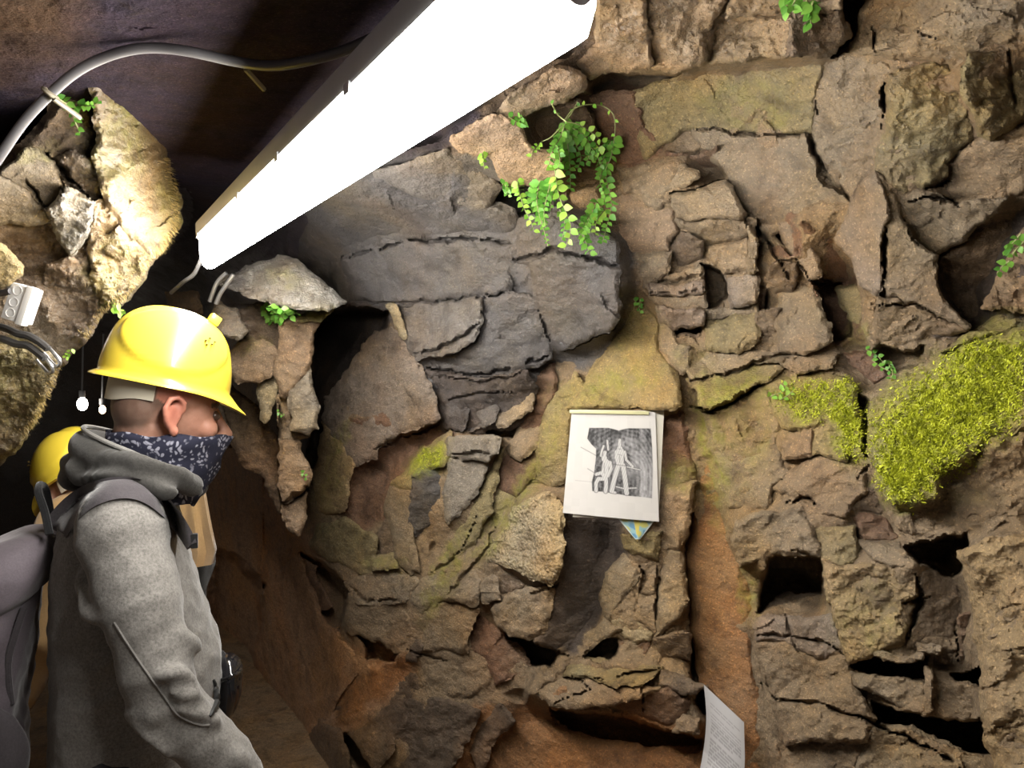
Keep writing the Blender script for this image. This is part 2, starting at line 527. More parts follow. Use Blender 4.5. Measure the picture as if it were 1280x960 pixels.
# narrow cracks running over rocks and base: path, width px, depth cm
CRACKS = [('1108,276 1107,300 1104,352', 3.2, 7), ('1106,95 1105,125 1103,162', 3.4, 7), ('1020,118 1021,150', 2, 3), ('870,163 960,168 1005,168', 2, 2.5), ('1005,168 1040,232 1062,250', 5, 4),
          ('1130,250 1190,248 1200,258', 3, 5), ('1157,236 1190,222', 3, 4), ('1148,306 1136,290 1128,270', 2, 3), ('395,455 398,480', 2, 2), ('1260,60 1270,140', 3, 2), ('1090,30 1094,66', 2, 3), ('1150,42 1176,48', 2, 2.5),
          ('930,268 960,310 985,345', 5, 4), ('845,296 838,310', 3, 3), ('815,352 875,346', 2, 3), ('812,367 878,362', 1.6, 3), ('856,506 885,512 958,484', 3, 6), ('857,474 893,470 955,449 1000,440', 2, 3),
          ('980,760 1000,820', 2, 2), ('948,790 1030,800 1055,822', 2, 3), ('960,868 1030,880', 2, 3), ('1030,880 1090,905 1160,935 1200,960', 2.4, 4), ('990,690 1025,700', 2, 2), ('985,628 1010,620 1020,628', 3, 4),
          ('965,610 985,592', 2, 3), ('1070,600 1085,580', 3, 3), ('1127,750 1160,746', 3, 4), ('560,570 622,566', 2, 4), ('470,560 500,548 550,525', 3, 4), ('515,445 560,432 600,402', 2.4, 4), ('525,458 590,470 640,462 690,447', 2.5, 4),
          ('608,374 602,405', 2.4, 4), ('690,432 672,388', 2.4, 4), ('545,470 600,480 660,466', 2, 3), ('560,500 640,488', 2, 3), ('430,320 520,298 640,300', 2.6, 4), ('640,326 700,314 772,330', 3, 4), ('440,378 540,376 640,368', 2, 3),
          ('30,222 60,262', 2, 3), ('66,198 82,232 74,246', 2, 3), ('60,190 110,245', 4, 5), ('430,727 460,752 510,748', 2, 3), ('500,810 560,830', 2, 3), ('540,720 580,690 600,640', 2.4, 3), ('620,660 600,700 560,745', 2.4, 3),
          ('666,805 720,822', 2, 3), ('740,850 800,840 826,834', 2, 4), ('797,700 806,720 800,742', 2.4, 4), ('822,705 822,780', 2.4, 4), ('716,845 740,862 690,880', 2, 3), ('800,857 806,890', 2, 3), ('650,742 692,736', 2, 3),
          ('1143,715 1150,750 1136,800', 3, 4), ('1195,784 1202,830', 3, 4), ('355,630 385,612', 4, 5), ('350,500 352,552', 3, 4), ('1090,380 1150,384 1180,396', 2, 3), ('985,314 1012,350', 2, 3)]
CRK = np.zeros(PX.shape); CN = vnoise(22, 401) + .5 * vnoise(9, 402)
for s_, w_, d_ in CRACKS:
    q_ = np.array([[float(v) for v in t.split(',')] for t in s_.split()])
    sl_ = window(q_, 14)
    best_ = np.full(PX[sl_].shape, 1e9)
    X_, Y_ = PX[sl_] + WX[sl_], PY[sl_] + WY[sl_]
    for (x0_, y0_), (x1_, y1_) in zip(q_, q_[1:]):
        ex_, ey_ = x1_ - x0_, y1_ - y0_
        t_ = np.clip(((X_ - x0_) * ex_ + (Y_ - y0_) * ey_) / (ex_ * ex_ + ey_ * ey_), 0, 1)
        best_ = np.minimum(best_, np.hypot(X_ - x0_ - t_ * ex_, Y_ - y0_ - t_ * ey_))
    # cracks open and close along their run and thin out at both ends
    run_ = np.clip(np.minimum(np.hypot(X_ - q_[0][0], Y_ - q_[0][1]), np.hypot(X_ - q_[-1][0], Y_ - q_[-1][1])) / 18, .25, 1)
    wv_ = w_ * run_ * np.clip(.75 + .75 * CN[sl_], .15, 1.4)
    CRK[sl_] = np.maximum(CRK[sl_], d_ * (.55 + .45 * run_) * np.clip(1.4 - best_ / wv_, 0, 1))

# base colour zones of the wall behind the separate rocks: outline, colour, softness in px
ZONES = [
    ('-320,-420 2320,-420 2320,-60 760,-60 720,110 560,200 450,330 250,380 -320,430', 'ce', 30),  # roof's shade and purple haze put into the colour
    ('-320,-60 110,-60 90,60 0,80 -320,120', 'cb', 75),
    ('380,180 640,200 800,300 780,450 700,470 660,530 540,540 500,400 400,390', 'sl', 12),
    ('395,385 490,380 470,420 420,500 405,600 388,600', 'ds', 6),  # shade of the deep slot put into the colour
    ('420,520 560,520 570,560 500,660 430,660', 'rd', 8),
    ('-320,330 255,330 270,420 262,560 255,640 255,1700 -320,1700', 'bk', 12),  # darkness of the passage end painted in as near black
    ('255,560 340,560 400,700 430,800 520,830 480,880 420,930 400,1000 330,900 250,900', 'fw', 20),  # lightened colour stands in for light on the far wall
    ('590,880 900,900 930,1000 930,1700 520,1700 560,950', 'orr', 16),
    ('400,860 455,840 520,820 500,850 430,900', 'orr', 8),
    ('730,100 800,100 830,190 780,210 740,190', 'rd', 8),
    ('905,195 930,235 1000,262 1000,325 960,320 925,275', 'rd', 5),
    ('1010,345 1075,345 1080,430 1030,430', 'rd', 5),
    ('690,640 780,640 780,720 720,820 680,800', 'ds', 8),  # shadow right of the pale boulder put into the colour
    ('600,60 760,60 760,120 700,190 600,190', 'dk', 12),
    ('1165,300 1290,260 1290,420 1170,420', 'ds', 6),  # shade below the right overhang painted dark
]
# hollows and holes in the base: outline, depth in cm, softness px
HOLES = [
    ('943,352 957,358 962,368 958,386 946,392 940,380', 8, 3),
    ('1022,352 1050,352 1062,392 1064,420 1045,428 1030,395', 9, 3),
    ('912,222 930,245 960,270 985,288 988,318 965,300 940,290 930,265', 6, 4),
    ('960,400 976,396 974,414 960,418', 5, 3),
    ('1000,338 1030,344 1048,352 1020,356', 6, 3),
    ('735,120 790,116 800,190 770,200 750,160', 4, 6),
    ('397,392 485,385 470,425 440,460 415,505 400,560 405,600 385,600 392,500', 30, 5),
    ('376,694 397,703 430,730 432,767 427,793 403,767 373,730', 14, 4),
    ('448,795 475,803 498,817 495,827 460,822', 10, 3),
    ('628,788 700,815 690,832 668,832 650,820', 14, 4),
    ('690,885 760,895 850,915 880,925 875,940 760,935 705,915', 14, 5),
    ('730,823 757,797 777,803 773,820 750,830', 9, 3),
    ('945,763 962,700 1022,697 1030,742 1000,745', 20, 4),
    ('1062,832 1100,820 1155,824 1158,852 1110,846', 16, 3),
    ('1190,842 1228,836 1230,858 1205,858', 14, 3),
    ('1092,880 1120,890 1180,898 1228,898 1236,940 1180,930 1140,910 1095,902', 22, 4),
    ('1130,680 1210,672 1204,718 1180,718 1147,704', 15, 4),
    ('876,332 903,342 908,367 884,385', 12, 4),
    ('838,244 905,222 890,232 842,247', 10, 2),
    ('1040,424 1020,360 1050,352 1062,400', 6, 4),
    ('730,98 770,92 850,95 800,112 745,125', 12, 4),
    ('1045,0 1090,-40 1090,0 1062,60 1040,72', 12, 4),
    ('1093,437 1158,436 1150,455 1100,470', 6, 3),
    ('605,228 690,232 690,262 610,275', 11, 5),
    ('690,115 760,120 760,200 700,200', 6, 6),
    ('905,893 952,850 948,866 912,900', 8, 2),
    ('838,412 880,404 876,418 845,420', 7, 2),
    ('905,435 925,432 925,440 907,440', 5, 2),
    ('265,690 300,700 328,735 322,790 312,850 285,850 262,800', 45, 10),
    ('428,915 445,920 462,960 440,975', 12, 4),
    ('857,690 868,640 872,700 880,860 890,900 868,880', 10, 3),
    ('705,440 774,398 760,412 735,428', 5, 3),
    ('1000,470 1012,468 1085,500 1092,560 1082,570 1075,520', 5, 4),
    ('590,540 660,525 668,535 640,545', 8, 3),
]
# every separate rock: outline, stand-out in cm, change left-right, change top-bottom, colour, extras
ROCKS = [
    # --- top right overhang
    ('752,-100 746,52 722,84 735,98 775,88 812,80 808,40 800,-100', 16, 4, 3, 'br', dict(rough=1.5, wet=.5)),
    ('802,-100 810,40 815,84 850,90 882,76 880,40 905,0 905,-100', 18, 2, 2, 'br', dict(rough=1.5, wet=.5)),
    ('885,76 880,45 900,22 935,12 945,-100 910,-100', 15, -4, 0, 'dk', dict(rough=1.2)),
    ('888,78 905,50 930,25 990,20 985,68 940,72', 19, 5, 4, 'gr', dict(rough=1.5, wet=.6)),
    ('990,18 985,70 1035,70 1060,45 1050,10 1000,-10', 17, -7, 2, 'dk', dict(rough=1.4, wet=.4)),
    ('908,20 940,-100 1090,-100 1050,8 1000,12 960,15', 18, -2, 2, 'gr', dict(rough=1.3)),
    ('790,112 850,96 980,74 1030,77 1018,120 1015,165 960,168 880,165 860,160 822,185 805,200 790,150', 5, 2, 1, 'ol', dict(rough=.6)),
    ('735,122 790,114 800,150 822,175 800,200 775,205 760,190 748,160', 1, 6, 0, 'rd', dict(rough=.8)),
    ('868,163 960,170 1005,171 1020,202 1050,240 1064,255 1048,285 1030,300 1003,276 960,298 930,260 910,225 895,200 880,185', 8, 2, 1, 'gr', dict(rough=.55)),
    ('1030,78 1060,62 1090,70 1130,85 1106,92 1102,150 1108,170 1095,215 1090,235 1065,250 1045,235 1020,200 1015,165 1018,120', 9, 2, 2, 'gr', dict(rough=1)),
    ('1112,92 1170,75 1200,90 1220,110 1215,170 1190,190 1180,215 1155,232 1118,238 1096,216 1098,180 1110,160', 11, -4, 0, 'ol', dict(rough=1.2)),
    ('1085,-4 1130,-100 1480,-100 1480,110 1290,78 1262,58 1215,68 1200,84 1165,72 1092,67 1064,60', 9, 0, 2, 'gr', dict(rough=1.1)),
    ('1200,86 1215,71 1260,61 1290,80 1285,150 1240,170 1225,165 1207,120', 13, -7, 0, 'ol', dict(rough=1.7)),
    ('1185,203 1225,172 1290,154 1480,160 1480,230 1280,238 1250,253 1215,266 1187,250 1177,225', 8, 0, -2, 'br', dict(rough=.8)),
    ('1120,241 1155,240 1198,257 1260,248 1231,275 1190,306 1168,315 1150,310 1133,288', 10, 2, -4, 'gr', dict(rough=.9)),
    ('1093,218 1103,227 1117,245 1122,267 1147,307 1168,318 1167,342 1177,370 1212,408 1190,397 1144,380 1112,367 1103,352 1104,280 1109,262 1100,240', 13, -2, 1, 'gr', dict(rough=.5, bev=4)),
    ('1092,219 1102,242 1108,268 1102,280 1100,352 1095,368 1079,353 1068,326 1047,299 1063,258 1071,234', 13, 3, 1, 'pg', dict(rough=.5, bev=4)),
    ('1098,373 1144,382 1177,396 1211,411 1198,415 1166,418 1150,427 1103,430 1095,408', 12, 0, -4, 'br', dict(rough=.9)),
    ('1170,322 1192,308 1263,257 1300,250 1300,286 1271,300 1255,342 1231,380 1244,394 1216,410 1185,386 1171,356', 0, -4, -7, 'db', dict(rough=1.1)),  # face in shade, painted darker than the rock around it
    ('1271,296 1290,285 1480,290 1480,383 1280,388 1231,387 1247,348', 13, 0, 3, 'br', dict(rough=1.2)),
    ('1005,277 1047,300 1067,326 1076,352 1060,350 1028,343 1018,318', 6, -6, -4, 'rd', dict(rough=.5)),
    ('973,276 1004,276 1003,294 1017,321 1027,342 1011,348 1000,337 984,315', 11, 1, 2, 'pg', dict(rough=.5)),
    ('1046,358 1076,353 1082,391 1074,406 1060,398', 3, 2, 2, 'ol', {}),
    ('995,334 1012,352 1024,380 1035,405 1041,424 1014,438 976,440 973,397 976,370 992,353', 9, 1, 2, 'gr', dict(rough=.6)),
    ('1085,372 1097,372 1094,408 1100,430 1088,436 1080,408', 8, 0, 2, 'br', {}),
    # --- middle strata
    ('828,245 822,221 833,206 849,204 872,217 841,238', 11, 3, 3, 'gr', dict(rough=1)),
    ('833,193 863,196 893,188 912,221 890,220 871,214 849,202', 4, -2, -6, 'rd', dict(rough=.5)),
    ('838,248 906,224 914,231 929,267 922,272 879,272 852,269 841,258', 12, 0, 2, 'gr', dict(rough=.7)),
    ('849,275 879,274 931,270 933,293 882,304 868,294', 11, 0, -2, 'gr', dict(rough=1)),
    ('882,306 933,295 933,334 904,340 887,323', 9, 1, 2, 'br', dict(rough=1.1)),
    ('906,342 933,338 947,343 944,380 914,380', 9, 1, 2, 'pg', dict(rough=.6)),
    ('934,272 940,276 942,340 935,338', 13, 0, 0, 'gr', dict(bev=2, rough=.4)),
    ('771,246 800,235 822,265 841,262 847,286 838,296 838,314 790,315 782,310 765,294 768,261', 7, 2, 1, 'pk', dict(rough=.55)),
    ('773,215 803,205 820,215 824,242 836,249 825,263 809,257 800,233 782,237', 7, 3, 1, 'gr', dict(rough=.7)),
    ('788,318 838,316 830,342 814,353 805,359 798,342', 10, 2, 2, 'gr', dict(rough=.7)),
    ('852,292 874,300 876,324 855,334 838,332 841,307', 9, 2, -3, 'dk', dict(rough=1.3)),
    ('825,346 874,335 874,351 824,356', 9, 1, 0, 'gr', dict(bev=3, rough=.7)),
    ('809,358 876,354 876,365 814,367', 11, 1, 0, 'pg', dict(bev=3, rough=.7)),
    ('814,369 879,368 879,380 822,383', 9, 1, 0, 'gr', dict(bev=3, rough=.7)),
    ('822,387 879,389 880,406 841,410 826,402', 9, 0, -2, 'pg', dict(bev=4, rough=.9)),
    ('838,421 874,419 863,430 844,432', 5, 0, -1, 'db', dict(bev=3)),
    ('883,398 922,392 947,395 950,418 933,437 909,437 885,435', 9, 1, 1, 'ol', dict(rough=1)),
    ('884,385 922,381 946,382 946,393 922,390 884,396', 7, 0, 0, 'gr', dict(bev=3)),
    ('955,289 969,302 982,315 977,326 958,341 950,334 947,310', 10, 1, 2, 'gr', dict(rough=.7)),
    ('958,341 974,327 993,334 990,364 971,365 960,356', 12, 0, -3, 'db', dict(rough=1.2, wet=.3)),
    ('939,402 955,391 977,386 978,410 960,425 944,421', 8, 0, -2, 'dk', dict(rough=1.5)),
    ('945,345 956,345 958,362 950,390 943,384', 3, 0, 0, 'rd', dict(bev=3)),
    # --- dark slate mass, centre
    ('376,240 480,215 560,235 640,262 650,290 560,300 470,300 430,330 376,330', 9, 3, -4, 'sl', dict(rough=.8, bev=14)),
    ('470,215 520,200 560,190 610,220 625,235 605,268 540,252 490,240', 14, 3, -3, 'sg', dict(rough=.8, bev=10)),
    ('430,322 470,302 560,300 620,310 640,325 635,368 600,371 540,376 490,384 440,376', 14, 2, 2, 'sl', dict(rough=.7, bev=10)),
    ('490,386 545,376 605,373 602,400 588,424 565,438 520,449 515,440 508,420 500,400', 17, 3, 3, 'sg', dict(rough=.9, wet=.4)),
    ('607,375 640,368 672,380 690,430 688,450 640,468 600,474 560,470 530,460 523,453 562,442 590,426', 13, 0, -4, 'sl', dict(rough=1)),
    ('665,331 700,319 740,326 774,337 772,370 774,395 760,410 735,425 705,439 690,431 675,400 665,370', 19, 3, -4, 'sl', dict(rough=.9)),
    ('640,325 650,290 690,270 740,285 770,300 774,335 740,324 700,317 665,329', 16, 2, 2, 'sl', dict(rough=.8)),
    ('530,462 600,476 660,467 668,490 665,520 645,530 610,535 600,546 560,543 545,520 540,490', 9, 0, -5, 'ds', dict(rough=1.4)),
    ('602,510 622,510 620,523 608,533 600,517', 12, 1, 1, 'sg', dict(bev=3)),
    ('624,517 666,494 663,513 624,530', 12, 1, 1, 'gr', dict(bev=3)),
    ('548,500 575,492 590,510 575,535 556,530', 10, 1, 1, 'sl', dict(bev=4, rough=1.2)),
    ('467,417 487,407 507,420 520,450 533,470 540,497 547,520 507,537 473,557 470,570 443,580 417,547 403,520 410,500 437,463', 14, 2, 1, 'pg', dict(rough=.9, bev=7)),
    ('403,528 417,548 432,558 443,581 433,623 430,637 403,640 390,593 397,573', 14, 1, 3, 'be', dict(rough=1.4)),
    ('487,381 491,379 499,398 509,419 505,422 494,403', 17, 0, 0, 'cr', dict(bev=2, rough=.2)),
    ('553,531 560,538 507,593 483,627 480,647 430,653 437,623 453,587 477,570', 3, 2, 5, 'rd', dict(rough=.6, bev=8)),
    ('487,607 507,590 533,560 560,538 562,570 553,580 520,593 513,612', 11, 2, 3, 'ol', dict(rough=.6)),
    ('486,612 515,608 512,640 515,670 522,715 512,715 495,690 486,660', 12, 1, 1, 'gr', dict(rough=.8)),
    ('517,596 535,581 560,573 560,602 550,637 537,660 522,670 512,660 514,627', 10, -6, -2, 'sl', dict(rough=1.2)),
    ('561,547 624,545 620,565 605,576 562,569', 14, 1, 1, 'gy', dict(rough=.4, bev=4)),
    ('562,572 604,578 600,607 580,637 560,652 555,640 560,607', 12, 0, 0, 'gy', dict(rough=.5, bev=5)),
    ('635,557 647,535 677,535 672,555 652,572 640,567', 8, 2, 1, 'br', dict(rough=.6)),
    ('627,560 650,576 672,556 666,595 647,615 620,607', 6, 2, 1, 'rd', dict(rough=.7)),
    ('690,500 720,470 738,505 716,520 708,600 690,612 668,600 672,560 680,530', 9, 2, 0, 'ol', dict(rough=1)),
    ('592,635 628,560 618,602 612,640 592,675 570,720 550,760 536,755 545,720 570,670', 9, 2, 2, 'ol', dict(rough=.9)),
    ('612,642 622,610 648,618 640,640 630,662 610,690 596,690', 7, 2, 2, 'ol', dict(rough=.8)),
    ('647,632 680,617 702,630 703,640 702,680 700,710 690,730 652,712 630,707 610,700 612,682 635,662', 18, 3, 2, 'cr', dict(rough=1.5, peb=1, bev=8)),
    ('617,757 637,740 660,733 693,737 690,753 680,793 660,800 627,780', 16, 2, 2, 'gr', dict(rough=1.3, bev=8)),
    ('597,733 617,723 622,747 600,749', 14, 1, 1, 'gr', dict(bev=4)),
    ('622,718 645,712 655,728 640,738 626,735', 14, 0, 0, 'db', dict(bev=4)),
    ('704,647 772,647 776,677 760,717 747,763 717,807 700,812 670,803 684,793 694,747 704,707', 9, -12, -3, 'ds', dict(rough=.7, bev=5)),  # right-turned face in shadow, its shade put into the dark colour
    ('760,717 780,694 800,703 793,730 773,757 760,770 753,750', 10, 2, 2, 'gr', dict(rough=.9)),
    ('780,670 828,666 823,697 800,690 783,687', 12, 0, 0, 'ol', dict(rough=1)),
    ('833,690 850,693 855,750 843,773 823,793 823,740', 11, 0, 2, 'gr', dict(rough=.9)),
    ('802,704 830,692 822,738 800,742 794,732', 9, 0, 0, 'br', dict(rough=1)),
    ('800,744 820,750 820,787 793,773', 10, 0, 1, 'br', dict(rough=.7, bev=4)),
    ('767,773 793,774 818,790 812,797 790,801 773,790', 10, 0, 0, 'cr', dict(rough=1, bev=4)),
    ('757,773 772,787 757,797 727,822 717,815 743,787', 10, 2, 2, 'gr', dict(rough=.6, bev=4)),
    ('717,827 773,828 800,829 826,834 800,854 747,851 707,841', 14, 0, 4, 'ol', dict(rough=.7, bev=4)),
    ('820,797 860,790 860,823 827,823', 10, 0, -2, 'db', dict(rough=.9, bev=4)),
    ('777,804 813,798 807,820 778,822', 9, 0, 0, 'rd', dict(bev=4)),
    ('828,838 880,858 860,867 827,857', 13, 0, 2, 'db', dict(bev=4)),
    ('667,857 707,842 747,853 800,857 833,862 800,868 760,880 712,884 690,880', 14, 0, 3, 'br', dict(rough=1)),
    ('760,881 800,869 833,863 860,876 850,905 800,895', 12, 0, -4, 'rd', dict(rough=.8)),
    ('853,893 873,897 873,917 843,912', 13, 0, 0, 'br', dict(bev=4)),
    ('684,870 707,858 710,880 694,885', 15, 0, 0, 'orr', dict(bev=4)),
    ('620,910 680,890 720,920 800,932 880,937 905,960 915,1210 560,1210 590,960', 5, 0, 6, 'orr', dict(rough=.5, bev=14)),
    # --- orange clay band
    ('850,442 868,470 880,520 900,580 915,660 930,700 940,760 945,850 955,960 985,1210 870,1210 893,900 880,860 862,780 860,700 866,640 870,560 852,480', 4, 2, 0, 'orr', dict(rough=.35, bev=12)),
    ('948,852 962,880 980,960 1000,1210 962,1210 958,960', 6, 0, 0, 'br', dict(rough=.5, bev=8)),
    # --- right lower wall
    ('859,474 893,468 952,449 977,460 956,478 912,498 878,511 871,487', 10, 0, 5, 'ol', dict(rough=.7, bev=5)),
    ('881,516 956,489 974,515 968,546 984,590 965,609 959,640 915,634 902,596 890,559', 8, 1, 0, 'gr', dict(rough=.8)),
    ('959,478 1027,469 1065,482 1077,527 1056,577 1018,565 1015,534 974,531', 11, 0, 4, 'ol', dict(rough=1)),
    ('977,534 1014,537 1014,565 980,571 972,552', 11, 1, 0, 'br', dict(rough=.8)),
    ('987,588 1018,568 1056,580 1077,585 1081,615 1059,640 1027,643 1002,624 970,611', 11, 1, 1, 'br', dict(rough=.9)),
    ('921,652 959,643 1002,634 1015,665 1022,692 996,695 956,695 927,705 918,671', 13, 0, 1, 'gr', dict(rough=1.2)),
    ('943,768 983,745 1030,743 1040,762 1000,768', -4, 0, 4, 'db', dict(bev=4)),
    ('1024,692 1014,660 1067,658 1070,677 1073,706 1030,716', 11, 0, 0, 'ol', dict(rough=.9)),
    ('1070,646 1107,647 1120,673 1080,673', 8, 0, 0, 'rd', dict(bev=4)),
    ('1073,676 1123,679 1140,703 1113,707 1093,700', 13, 0, 2, 'gr', dict(rough=.5, bev=4)),
    ('1027,698 1053,708 1093,708 1146,711 1147,740 1127,750 1133,780 1127,803 1100,816 1060,829 1047,787 1033,730', 14, 0, 0, 'be', dict(rough=1.1, peb=.7)),
    ('1148,713 1210,728 1213,767 1193,783 1200,836 1173,830 1153,820 1131,806 1136,780 1151,750', 8, -5, 0, 'db', dict(rough=.9)),
    ('1147,807 1173,810 1170,818 1147,816', 13, 0, 0, 'gr', dict(bev=2)),
    ('1097,817 1150,821 1148,826 1107,824', 15, 0, 0, 'gr', dict(bev=2)),
    ('1201,774 1222,765 1226,832 1204,836', 9, -2, 0, 'rd', dict(bev=4)),
    ('1063,841 1113,848 1153,854 1155,891 1137,886 1097,867 1067,854', 12, 0, 1, 'gr', dict(rough=.8, bev=4)),
    ('1157,838 1163,841 1162,887 1157,888', 15, 0, 0, 'br', dict(bev=2, rough=.3)),
    ('1164,855 1210,854 1223,861 1223,897 1180,896 1163,890', 11, 0, 0, 'br', dict(rough=.9, bev=4)),
    ('1090,908 1140,911 1180,931 1240,948 1248,975 1248,1210 1080,1210 1072,960', 11, 0, 3, 'gr', dict(rough=.9)),
    ('940,772 1040,768 1053,817 1023,826 980,800 947,797', 10, 0, 1, 'pg', dict(rough=.9)),
    ('947,804 980,803 1023,829 1058,822 1067,860 1091,900 1080,925 1027,926 980,926 960,853', 10, 0, 1, 'br', dict(rough=.9)),
    ('981,930 1027,930 1078,930 1070,960 1080,1210 1002,1210 975,960', 9, 0, 3, 'br', dict(rough=.8)),
    ('1200,690 1213,684 1253,674 1280,668 1480,640 1480,1310 1255,1310 1243,950 1233,930 1228,853 1221,773 1208,713', 22, 4, 1, 'be', dict(rough=1.15, peb=.3, bev=10)),
    ('1170,591 1213,579 1240,549 1290,541 1480,500 1480,620 1280,640 1250,655 1210,665 1170,672 1130,667 1112,640 1150,631', 13, 0, -3, 'br', dict(rough=1.1)),
    ('1255,660 1290,648 1480,625 1480,640 1280,666 1250,671', 12, 0, 0, 'db', dict(bev=3)),
    ('1092,500 1120,480 1160,450 1200,432 1240,422 1290,404 1480,385 1480,498 1290,533 1240,544 1213,575 1170,590 1175,620 1150,630 1110,624 1096,600 1086,570', 14, 0, 7, 'ol', dict(rough=.8, bev=9)),
    ('1085,575 1095,605 1110,640 1068,642 1082,615', 9, 0, 0, 'db', dict(bev=4)),
    ('1178,440 1215,416 1250,396 1290,391 1480,388 1480,383 1290,402 1235,420 1195,433', 9, 0, 4, 'ol', dict(bev=4)),
    ('1057,443 1093,441 1100,462 1113,470 1093,477 1080,463', 4, 0, 0, 'rd', dict(bev=4)),
    ('870,455 885,441 945,439 990,442 1040,427 1050,440 1040,460 1000,464 955,448 900,465 865,473 857,460', 8, 0, 4, 'gr', dict(rough=.8, bev=4)),
    # --- mossy slope above the sheet
    ('774,378 804,377 821,388 825,435 827,442 844,474 850,506 829,511 714,508 733,474 756,435 768,410', 8, 1, 7, 'ol', dict(rough=.9)),
    ('823,390 838,410 845,433 862,434 858,460 850,469 831,438', 10, 0, 1, 'gr', dict(rough=.6, bev=4)),
    ('694,449 735,438 737,456 714,497 694,503', 5, 0, 1, 'br', {}),
    ('660,471 691,455 691,500 678,534 650,534 665,500', 6, 0, 1, 'rd', {}),
    ('829,513 851,508 862,560 867,603 836,608', 6, 0, 0, 'rd', dict(rough=.7)),
    ('835,611 867,606 861,650 850,688 830,690 828,650', 9, 0, 0, 'br', dict(rough=.8)),
    # --- pillar on the left
    ('353,408 371,401 401,402 392,419 388,454 371,476 355,498 346,465', 0, 0, 0, 'pk', dict(D=2.42, rough=.9, thick=45)),
    ('372,400 388,388 413,388 402,401', 2, 0, 2, 'ol', dict(D=2.42, thick=40, bev=4)),
    ('364,487 385,462 396,500 392,529 385,538 367,535 362,511', 3, 0, 1, 'gy', dict(D=2.44, rough=.8, thick=45)),
    ('348,500 361,490 366,537 384,541 372,549 353,552', -2, 0, 0, 'br', dict(D=2.47, thick=40)),
    ('353,554 371,551 381,578 387,592 383,610 357,627 351,607', 2, 0, 0, 'pk', dict(D=2.46, rough=.8, thick=45)),
    ('357,632 383,618 383,642 373,670 362,660', 1, 0, 2, 'pk', dict(D=2.5, rough=.6, thick=45)),
    ('325,483 339,469 347,473 345,500 332,524 323,513', 2, 2, 2, 'cr', dict(D=2.52, rough=.6, thick=40)),
    ('300,425 328,426 345,440 340,465 325,478 300,478 284,460 289,440', 1, 2, 2, 'pk', dict(D=2.5, rough=1, thick=40)),
    ('296,388 330,381 354,402 350,440 335,440 310,425', -2, 0, -3, 'dk', dict(D=2.5, rough=1.2, thick=40)),
    ('277,352 308,333 333,329 346,319 373,325 398,348 429,379 408,386 371,383 333,377 300,362', 4, 0, 6, 'wg', dict(D=2.36, rough=1.3, thick=55, bev=7)),
    ('267,392 275,378 292,387 308,412 302,420 271,417', 3, 0, 2, 'gy', dict(D=2.42, rough=1, thick=30, bev=4)),
    ('206,366 245,368 250,390 210,392', 0, 0, 0, 'db', dict(D=2.6, thick=30)),
    ('286,480 322,518 330,528 348,550 350,607 354,640 330,600 300,575 286,545', -6, 2, 0, 'db', dict(D=2.75, rough=1.2, thick=40)),
    ('250,420 286,440 284,478 286,560 262,560', 0, 0, 0, 'dk', dict(D=2.9, rough=1.2, thick=40)),
    # --- lower left
    ('397,660 427,644 470,673 463,693 477,706 453,712 413,700 388,683', 11, 0, 2, 'ol', dict(rough=1.2)),
    ('464,694 490,690 497,706 467,710', 12, 0, 3, 'ol', dict(bev=3)),
    ('484,650 496,692 512,716 500,716 478,700 470,672 480,660', 8, 0, 0, 'db', dict(bev=4)),
    ('430,727 453,714 507,715 523,727 507,750 467,754 443,749', 13, 0, 3, 'gr', dict(rough=1)),
    ('443,754 467,757 500,757 507,773 517,790 497,815 477,802 437,789', 12, 0, 1, 'br', dict(rough=1)),
    ('377,704 393,711 397,730 416,759 401,762 374,728', 1, 0, 2, 'rd', dict(bev=4)),
    ('501,813 517,792 527,807 520,826 507,827', 11, 0, 0, 'dk', dict(bev=4)),
    ('528,767 553,751 597,761 587,787 583,816 528,812', 11, 0, 0, 'br', dict(rough=1.1)),
    ('597,764 620,781 653,813 667,836 620,853 607,827 584,812', 6, 0, 2, 'rd', dict(rough=1)),
    ('524,730 553,704 596,698 596,733 593,756 553,747 527,764 512,750', 12, 0, 1, 'gr', dict(rough=1.3)),
    ('527,817 603,821 610,853 587,870 547,869 523,857', 9, 0, 0, 'br', dict(rough=1.3)),
    ('453,864 520,829 523,860 507,899 487,940 467,962 430,907 420,887', 9, 0, 3, 'dk', dict(rough=1.7)),
    ('508,875 547,873 597,888 587,923 560,962 540,1210 470,1210 488,946', 12, 0, 2, 'dk', dict(rough=1.8)),
    ('336,720 372,694 402,772 430,800 450,828 418,880 404,930 362,900 346,850 330,800', 6, 2, 4, 'fw', dict(rough=.7, bev=9, thick=20)),  # same lightened far-wall colour, light painted in
    ('380,928 400,904 423,908 437,960 432,1000 385,990', 14, 0, 3, 'dk', dict(rough=.9, bev=8, thick=25)),
    ('602,905 626,880 640,900 612,935 596,960 590,940', 8, 0, 0, 'dk', dict(rough=1.2)),
    # --- around the hanging plant
    ('622,140 650,110 700,86 728,97 730,110 718,122 690,130 655,140 648,150 625,149', 19, 2, 3, 'br', dict(rough=1.1, wet=.4)),
    ('566,177 613,143 629,150 649,157 668,188 701,196 698,221 674,229 633,229 614,199 576,189', 21, 2, 0, 'pk', dict(rough=.9)),
    ('717,243 750,227 750,253 728,264', 7, 0, 0, 'br', dict(bev=4)),
    ('660,150 690,136 724,126 732,150 745,165 752,200 716,214 702,192 672,186', 3, 0, -4, 'db', dict(rough=.8)),
]
